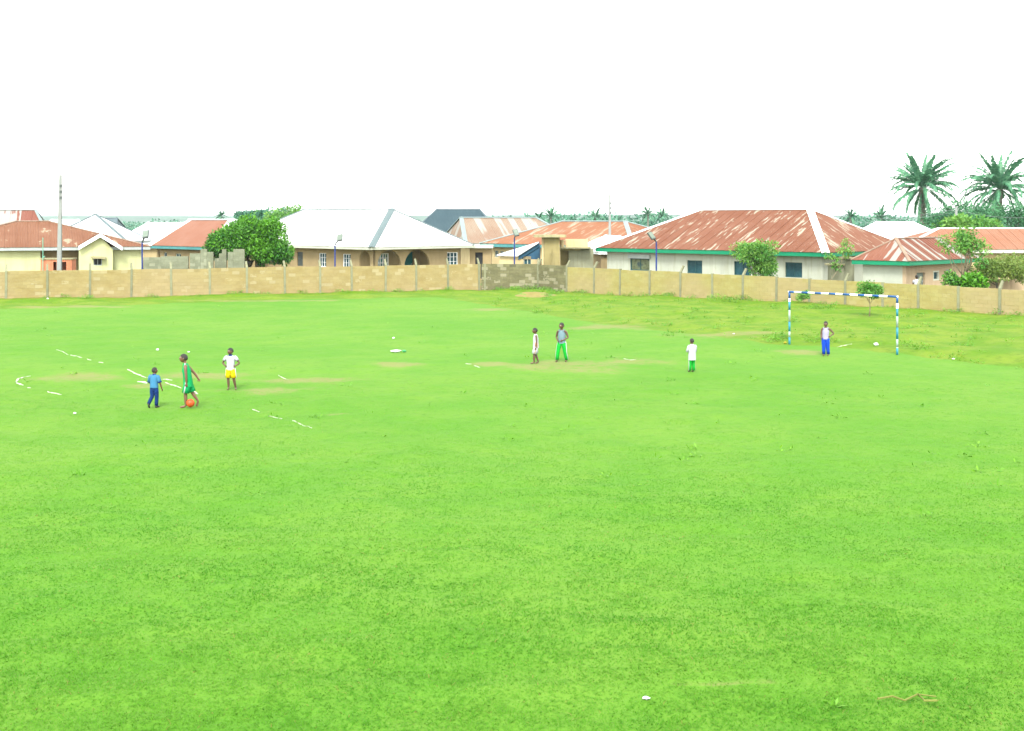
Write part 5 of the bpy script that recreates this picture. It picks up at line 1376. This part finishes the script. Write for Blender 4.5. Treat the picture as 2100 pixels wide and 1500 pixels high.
    if S.get('sleeve', 0):
        for sh, (el, hd) in ((shR, pose['RA']), (shL, pose['LA'])):
            el = Vector((el[0] + sx * .3, el[1] + py + lean * .4, el[2])); hd_ = Vector((hd[0], hd[1] + py + lean * .15, hd[2])); s0 = Vector(sh); k = S['sleeve']
            pts = [s0 + Vector((-sh[0] * .25, 0, .008)), s0 + (el - s0) * .18, s0 + (el - s0) * .5 * min(k, 1), s0 + (el - s0) * min(k, 1)]; rad = [.046, .045, .042, .042]
            if k > 1: pts += [el + (hd_ - el) * .35, el + (hd_ - el) * .72]; rad += [.036, .030]
            sm.tube([T(q) for q in pts], [r * H * S.get('sw', 1) for r in rad], 12)
    top = sm.build(S.get('name', 'shirt'), S['mat'], root, smooth=True)
    if S.get('collar'):
        cm = MB(); cm.loft([ring(sp(0, .004, z), a, a * .95, fold=0) for z, a in ((.808, .056), (.822, .050), (.838, .046), (.840, .041))], 0, (False, False)); cm.build('collar', S['collar'], top, smooth=True)
    if S.get('cuff'):
        for sh, (el, hd) in ((shR, pose['RA']), (shL, pose['LA'])):
            el = Vector((el[0] + sx * .3, el[1] + py + lean * .4, el[2])); s0 = Vector(sh); k = S['sleeve']
            cm = MB(); cm.tube([T(s0 + (el - s0) * (k - .14)), T(s0 + (el - s0) * (k + .01))], .0445 * H * S.get('sw', 1), 12); cm.build('cuff', S['cuff'], top, smooth=True)
    if S.get('yoke'):
        for s in (1, -1):
            cm = MB(); a0_ = Vector(sp(.045 * s, .0, .823)); a1_ = Vector(sp(.108 * s, -.002, .803)); cm.tube([T(a0_), T(a0_ * .5 + a1_ * .5 + Vector((0, 0, .002))), T(a1_)], .011 * H, 8); cm.build('shoulder_trim', S['yoke'], top, smooth=True)
    if S.get('strap'):
        for s in (1, -1):
            cm = MB(); cm.tube([T(sp(.058 * s, .050, .765)), T(sp(.062 * s, .030, .806)), T(sp(.062 * s, -.005, .820)), T(sp(.060 * s, -.046, .770))], [.012 * H, .014 * H, .014 * H, .012 * H], 8); cm.build('strap', S['mat'], top, smooth=True)
    if S.get('panel'):
        for s in (1, -1):
            cm = MB(); pl = [(hem + .01, .100 * w), (hem + .09, .100 * w), (.60, .098 * w)]
            cm.loft([[T(sp(s * a * 1.03 * math.cos(t_), .076 * w * 1.06 * math.sin(t_), z)) for t_ in (-.5, -.25, 0, .25, .5)] + [T(sp(s * a * .98 * math.cos(t_), .076 * w * 1.0 * math.sin(t_), z)) for t_ in (.5, 0, -.5)] for z, a in pl]); cm.build('side_panel', S['panel'], top, smooth=True)
    Pn = wear['pants']; pm = MB(); bot = Pn['to']; wd_ = Pn.get('w', 1.0)
    pm.loft([ring((0, py + (lean * .0), z), a, b_, fold=.02) for z, a, b_ in ((.415, .060, .058), (.455, .098 * wd_, .072), (.49, .098 * wd_, .074), (.535, .090, .068), (.565, .088, .066))], 0, (False, False))
    for (hp_, kn, an, td), sg in zip(legs, (1, -1)):
        h0, k0, a0_ = Vector(hp_), Vector(kn), Vector(an)
        if bot == 'knee': pts = [h0 + Vector((0, 0, .0)), h0 + (k0 - h0) * .5, h0 + (k0 - h0) * .93]; rad = [.060, .062 * wd_, .064 * wd_]
        else: pts = [h0, h0 + (k0 - h0) * .5, k0, k0 + (a0_ - k0) * .5, k0 + (a0_ - k0) * .97]; rad = [.060, .056 * wd_, .047 * wd_, .044 * wd_, .041 * wd_]
        pm.tube([T(q) for q in pts], [r * H for r in rad], 14)
    pn = pm.build(Pn.get('name', 'trousers'), Pn['mat'], root, smooth=True)
    if Pn.get('stripe'):
        for (hp_, kn, an, td), sg in zip(legs, (1, -1)):
            h0, k0, a0_ = Vector(hp_), Vector(kn), Vector(an); o_ = Vector((.052 * sg * wd_, Pn.get('sy', 0), 0)); e0 = k0 + (a0_ - k0) * .95 if bot != 'knee' else h0 + (k0 - h0) * .92
            seq = [h0 + o_ + Vector((0, 0, .03)), h0 + (k0 - h0) * .5 + o_ * 1.06, (k0 + o_ * .88) if bot != 'knee' else e0 + o_ * 1.13]
            if bot != 'knee': seq.append(e0 + o_ * .78)
            cm = MB(); cm.tube([T(q) for q in seq], .0125 * H, 8); cm.build('side_stripe', Pn['stripe'], pn, smooth=True)
    if wear.get('shoes'):
        for (hp_, kn, an, td), sg in zip(legs, (1, -1)):
            a0_ = Vector(an); dn = Vector((0, 0, -.020 if abs(td.z) < .5 else 0)); cm = MB()
            cm.tube([T(a0_ - td * .028 + dn), T(a0_ + td * .03 + dn), T(a0_ + td * .08 + dn * 1.1), T(a0_ + td * .128 + dn * 1.15)], [.026 * H, .031 * H, .030 * H, .018 * H], 10, sq=.8)
            cm.build('shoe', wear['shoes'], root, smooth=True)
    return root
FWD = (0, 1, 0)
navy, sky_, dkblue = cloth('navy_cloth', (20, 62, 130)), cloth('light_blue_cloth', (80, 154, 200)), cloth('deep_blue_cloth', (18, 50, 140))
green, white_c, yellow_c = cloth('green_cloth', (20, 195, 110)), cloth('white_cloth', (235, 238, 245)), cloth('yellow_cloth', (252, 225, 0))
lav, brightgreen, greyt, brightblue, peach = cloth('lavender_cloth', (200, 195, 225)), cloth('bright_green_cloth', (25, 205, 60)), cloth('grey_blue_cloth', (138, 168, 178)), cloth('bright_blue_cloth', (20, 85, 225)), cloth('peach_cloth', (250, 190, 160))
shoe_m = plain('black_shoe', (.02, .022, .02), .5, .1)
KG = 'children playing on the field'
def px_foot(x, y): p = on_ground(x, y); return (p.x, p.y, p.z)
person('small child in light blue shirt and navy trousers walking away from the camera', px_foot(316, 832), 1.13, (.3, .95),
       dict(lean=.01, yaw=-.5, pitch=-.25, RA=((.165, .0, .62), (.185, .07, .44)), LA=((-.16, .03, .62), (-.11, .13, .52)), RL=((.05, .04, .27), (.05, .02, .045), FWD), LL=((-.055, .0, .275), (-.075, -.13, .105), (0, .35, -.75))),
       SK2, dict(shirt=dict(mat=sky_, hem=.50, sleeve=.95, sw=1.15, w=1.1, collar=navy, cuff=dkblue), pants=dict(mat=navy, to='ankle', w=1.05), shoes=shoe_m), KG)
person('taller boy in long green sleeveless kit leaning over the orange ball', px_foot(388, 835), 1.50, (-1, -.12),
       dict(lean=.075, py=.02, pitch=-.12, LA=((-.135, -.01, .60), (-.13, .0, .43)), RA=((.14, -.13, .62), (.145, -.19, .50)), LL=((-.045, .06, .27), (-.045, .055, .045), FWD), RL=((.05, -.05, .275), (.05, -.155, .115), (0, .25, -.85))),
       SK2, dict(shirt=dict(mat=green, hem=.39, w=1.12, yoke=white_c, name='long_shirt'), pants=dict(mat=green, to='knee', w=1.1, stripe=white_c, sy=.02, name='shorts')), KG)
person('boy in white tee and yellow shorts standing with hands on hips', px_foot(473, 798.5), 1.29, (-.1, -1),
       dict(yaw=-.7, RA=((.205, -.03, .635), (.105, .03, .555)), LA=((-.205, -.03, .635), (-.105, .03, .555)), RL=((.055, .02, .27), (.045, .01, .045), FWD), LL=((-.085, .03, .27), (-.115, -.03, .045), (-.3, 1, 0))),
       SK, dict(shirt=dict(mat=white_c, hem=.475, sleeve=.55, sw=1.05, collar=navy, name='tee_shirt'), pants=dict(mat=yellow_c, to='knee', w=1.05, stripe=white_c, name='shorts')), KG)
person('child in pale sleeveless tunic with peach side panels walking left', px_foot(1099, 747), 1.295, (-1, -.08),
       dict(lean=.01, LA=((-.12, -.01, .61), (-.125, .015, .42)), RA=((.12, .02, .61), (.12, .05, .43)), LL=((-.045, .055, .27), (-.05, .055, .045), FWD), RL=((.045, .0, .27), (.05, -.075, .05), (0, 1, -.25))),
       SK, dict(shirt=dict(mat=white_c, hem=.44, w=1.08, panel=peach, name='tunic'), pants=dict(mat=white_c, to='knee', w=1.12, stripe=peach, name='shorts')), KG)
person('boy in grey tank top and bright green trousers striding towards the camera', px_foot(1152, 743.5), 1.43, (-.35, -.94),
       dict(yaw=-.5, RA=((.15, -.02, .62), (.075, .085, .53)), LA=((-.165, -.02, .625), (-.03, .09, .54)), RL=((.08, .06, .27), (.105, .06, .045), FWD), LL=((-.08, .0, .27), (-.115, -.05, .045), FWD)),
       SK, dict(shirt=dict(mat=greyt, hem=.47, tank=True, strap=True, name='tank_top'), pants=dict(mat=brightgreen, to='ankle', stripe=white_c)), KG)
person('small child in oversized white shirt and green trousers seen from behind', px_foot(1419.5, 763), 1.15, (-.4, .92),
       dict(yaw=.2, RA=((.14, .04, .62), (.05, .13, .66)), LA=((-.155, .02, .62), (-.06, .13, .68)), RL=((.05, .015, .27), (.055, .0, .045), FWD), LL=((-.05, .02, .27), (-.055, .03, .045), FWD)),
       SK, dict(shirt=dict(mat=white_c, hem=.36, sleeve=1.5, sw=1.05, w=1.22, name='oversized_shirt'), pants=dict(mat=brightgreen, to='ankle', stripe=white_c)), KG)
person('goalkeeper boy in lavender vest and bright blue trousers standing in the goal', px_foot(1693, 728), 1.33, (-.35, -.94),
       dict(yaw=-.25, sx=-.01, RA=((.125, .0, .61), (.11, .07, .48)), LA=((-.225, -.04, .645), (-.11, .03, .55)), RL=((.045, .03, .27), (.045, .03, .045), FWD), LL=((-.06, .01, .27), (-.075, -.02, .045), FWD)),
       SK, dict(shirt=dict(mat=lav, hem=.48, tank=True, strap=True, name='vest'), pants=dict(mat=brightblue, to='ankle', w=1.15)), KG)
F = Oh.fr['front']; pu = F.uv(1880, 570, .6)[0]; pf = F.p(pu, .342, .6)
person('person in white shirt standing at the grey door behind the right wall', tuple(pf), 1.56, (.5, .8),
       dict(yaw=.3, RA=((.14, .0, .62), (.15, .05, .46)), LA=((-.14, .0, .62), (-.15, .06, .46)), RL=((.05, .01, .27), (.05, .0, .045), FWD), LL=((-.05, .01, .27), (-.05, .0, .045), FWD)),
       SK, dict(shirt=dict(mat=white_c, hem=.45, sleeve=.55, name='shirt'), pants=dict(mat=navy, to='ankle')))

# ------------------------------------------------------------------ grass blades on the field
def blades(y0, y1, n, h, w, seed, seg):               # density falls with the square of distance, blades widen with it
    r = np.random.default_rng(seed)
    Y = y0 * (y1 / y0) ** r.random(n); X = (r.random(n) * 2 - 1) * .46 * Y
    cl = vnoise(X / .55, Y / .45, 101) * .6 + vnoise(X / .18, Y / .15, 102) * .4
    bw = beyond_edge(X, Y); wd_ = wall_dist(X, Y); wn_ = worn_mask(X, Y)
    ang = np.hypot(X, Y) < np.interp(X / Y, _wa, [p.length for p in WALLPTS]) - .15
    keep = ang & (r.random(n) < (.5 + .6 * cl) * (1 - .7 * wn_))
    X, Y, cl, bw = X[keep], Y[keep], cl[keep], bw[keep]; n = len(X)
    Z = gz(X, Y) - .01; vg = smooth(bw, -.4, .8)
    big_ = vnoise(X / 3.2, Y / 2.4, 103)
    hh = h * (.6 + .6 * r.random(n)) * (.75 + .4 * cl) * (1 + .6 * vg * vnoise(X / 1.1, Y / 1.1, 104)) * (.9 + .2 * big_) * np.interp(Y, [12, 18, 32, 98], [1.4, 1.1, .7, .5])
    az = r.random(n) * 2 * math.pi; lay = (.7 + 1.1 * r.random(n)); wind = vnoise(X / 1.6, Y / 1.2, 105) * 6.28
    dx = np.cos(az) * .8 + np.cos(wind) * .3; dy = np.sin(az) * .8 + np.sin(wind) * .3; dn = np.hypot(dx, dy) + 1e-6; dx, dy = dx / dn, dy / dn
    sa = r.random(n) * math.pi; sx_, sy_ = np.cos(sa), np.sin(sa); ww = w * (.7 + .6 * r.random(n)) / 2
    base = np.stack([X, Y, Z], 1); ww = ww * (Y / 16) ** .8; S = np.stack([sx_ * ww, sy_ * ww, 0 * ww], 1)
    m_ = base + np.stack([dx * hh * lay * .3, dy * hh * lay * .3, hh * .42], 1); tp = base + np.stack([dx * hh * lay, dy * hh * lay, hh * (.74 - .22 * lay)], 1)
    tint = np.clip(.38 + .38 * r.random(n) + .6 * (vnoise(X / 1.6, Y / 1.1, 106) - .5) + .4 * (vnoise(X / 9, Y / 5, 107) - .5) + .12 * vg, 0, 1); dry = (r.random(n) < .012) * 1.0
    if seg == 2:
        co_ = np.stack([base - S, base + S, m_ + S * .8, m_ - S * .8, tp], 1).reshape(-1, 3); i = np.arange(n)[:, None] * 5
        f_ = np.concatenate([i + [[0, 1, 2]], i + [[0, 2, 3]], i + [[3, 2, 4]]], 1).reshape(-1, 3); k = 5
    else:
        co_ = np.stack([base - S, base + S, tp], 1).reshape(-1, 3); f_ = np.arange(n * 3).reshape(-1, 3); k = 3
    return co_, f_, np.repeat(tint, k), np.repeat(vg, k), np.repeat(dry, k)
parts_ = [blades(11.5, 42, 330000, .054, .010, 201, 2), blades(42, 98, 170000, .054, .010, 202, 1)]
cs, fs, ts, vs_, ds, bse = [], [], [], [], [], 0
for c_, f_, t_, v_, d_ in parts_:
    cs.append(c_); fs.append(f_ + bse); ts.append(t_); vs_.append(v_); ds.append(d_); bse += len(c_)
bm_, t, b = newmat('grass_blade')
tn = N(t, "ShaderNodeAttribute", attribute_name="tint").outputs['Fac']; vg_ = N(t, "ShaderNodeAttribute", attribute_name="verge").outputs['Fac']; dr_ = N(t, "ShaderNodeAttribute", attribute_name="dry").outputs['Fac']
col = mixc(t, tn, alb(86, 194, 36, 2.9), alb(158, 240, 76, 2.8)); col = mixc(t, mth(t, 'MULTIPLY', vg_, .8), col, mixc(t, tn, alb(112, 180, 26, 2.8), alb(184, 222, 62, 2.8))); col = mixc(t, dr_, col, alb(222, 214, 120, 3.0))
ge = N(t, "ShaderNodeNewGeometry"); vm_ = N(t, "ShaderNodeMix", data_type='VECTOR'); vm_.inputs[0].default_value = .85; vm_.inputs[5].default_value = (0, 0, 1)
t.links.new(ge.outputs['Normal'], vm_.inputs[4]); nv = N(t, "ShaderNodeVectorMath", operation='NORMALIZE'); t.links.new(vm_.outputs[1], nv.inputs[0]); t.links.new(nv.outputs[0], b.inputs['Normal']); NV = nv.outputs[0]   # blades lie in a soft mat: shade them mostly as the turf they form
t.links.new(col, b.inputs['Base Color']); b.inputs['Roughness'].default_value = .8; b.inputs['Specular IOR Level'].default_value = .1
tr = N(t, "ShaderNodeBsdfTranslucent"); t.links.new(col, tr.inputs['Color']); mx = N(t, "ShaderNodeMixShader"); mx.inputs[0].default_value = .5
t.links.new(b.outputs[0], mx.inputs[1]); t.links.new(tr.outputs[0], mx.inputs[2]); t.links.new(mx.outputs[0], t.nodes["Material Output"].inputs['Surface'])
gr_o = link('grass', np_mesh('grass', np.concatenate(cs), np.concatenate(fs), [bm_], False, {'tint': np.concatenate(ts), 'verge': np.concatenate(vs_), 'dry': np.concatenate(ds)}))
tag(gr_o, 'short green grass blades covering the playing field', 'grass', kind='stuff')

# ------------------------------------------------------------------ haze
hz_m = bpy.data.materials.new('haze'); hz_m.use_nodes = True; t = hz_m.node_tree; t.nodes.clear()
ho = N(t, "ShaderNodeOutputMaterial"); hv = N(t, "ShaderNodeVolumePrincipled"); hv.inputs['Color'].default_value = (.80, .95, 1.0, 1); hv.inputs['Density'].default_value = HAZE; hv.inputs['Anisotropy'].default_value = .2
t.links.new(hv.outputs[0], ho.inputs['Volume'])
if HAZE > 0:
    hb_ = MB(); hb_.box(-9500, 9500, -100, 9500, -8, 32); ho_ = hb_.build('haze', hz_m, None, (0, 0, 0)); tag(ho_, 'thin pale haze over the fields and far hills', 'haze', kind='stuff')
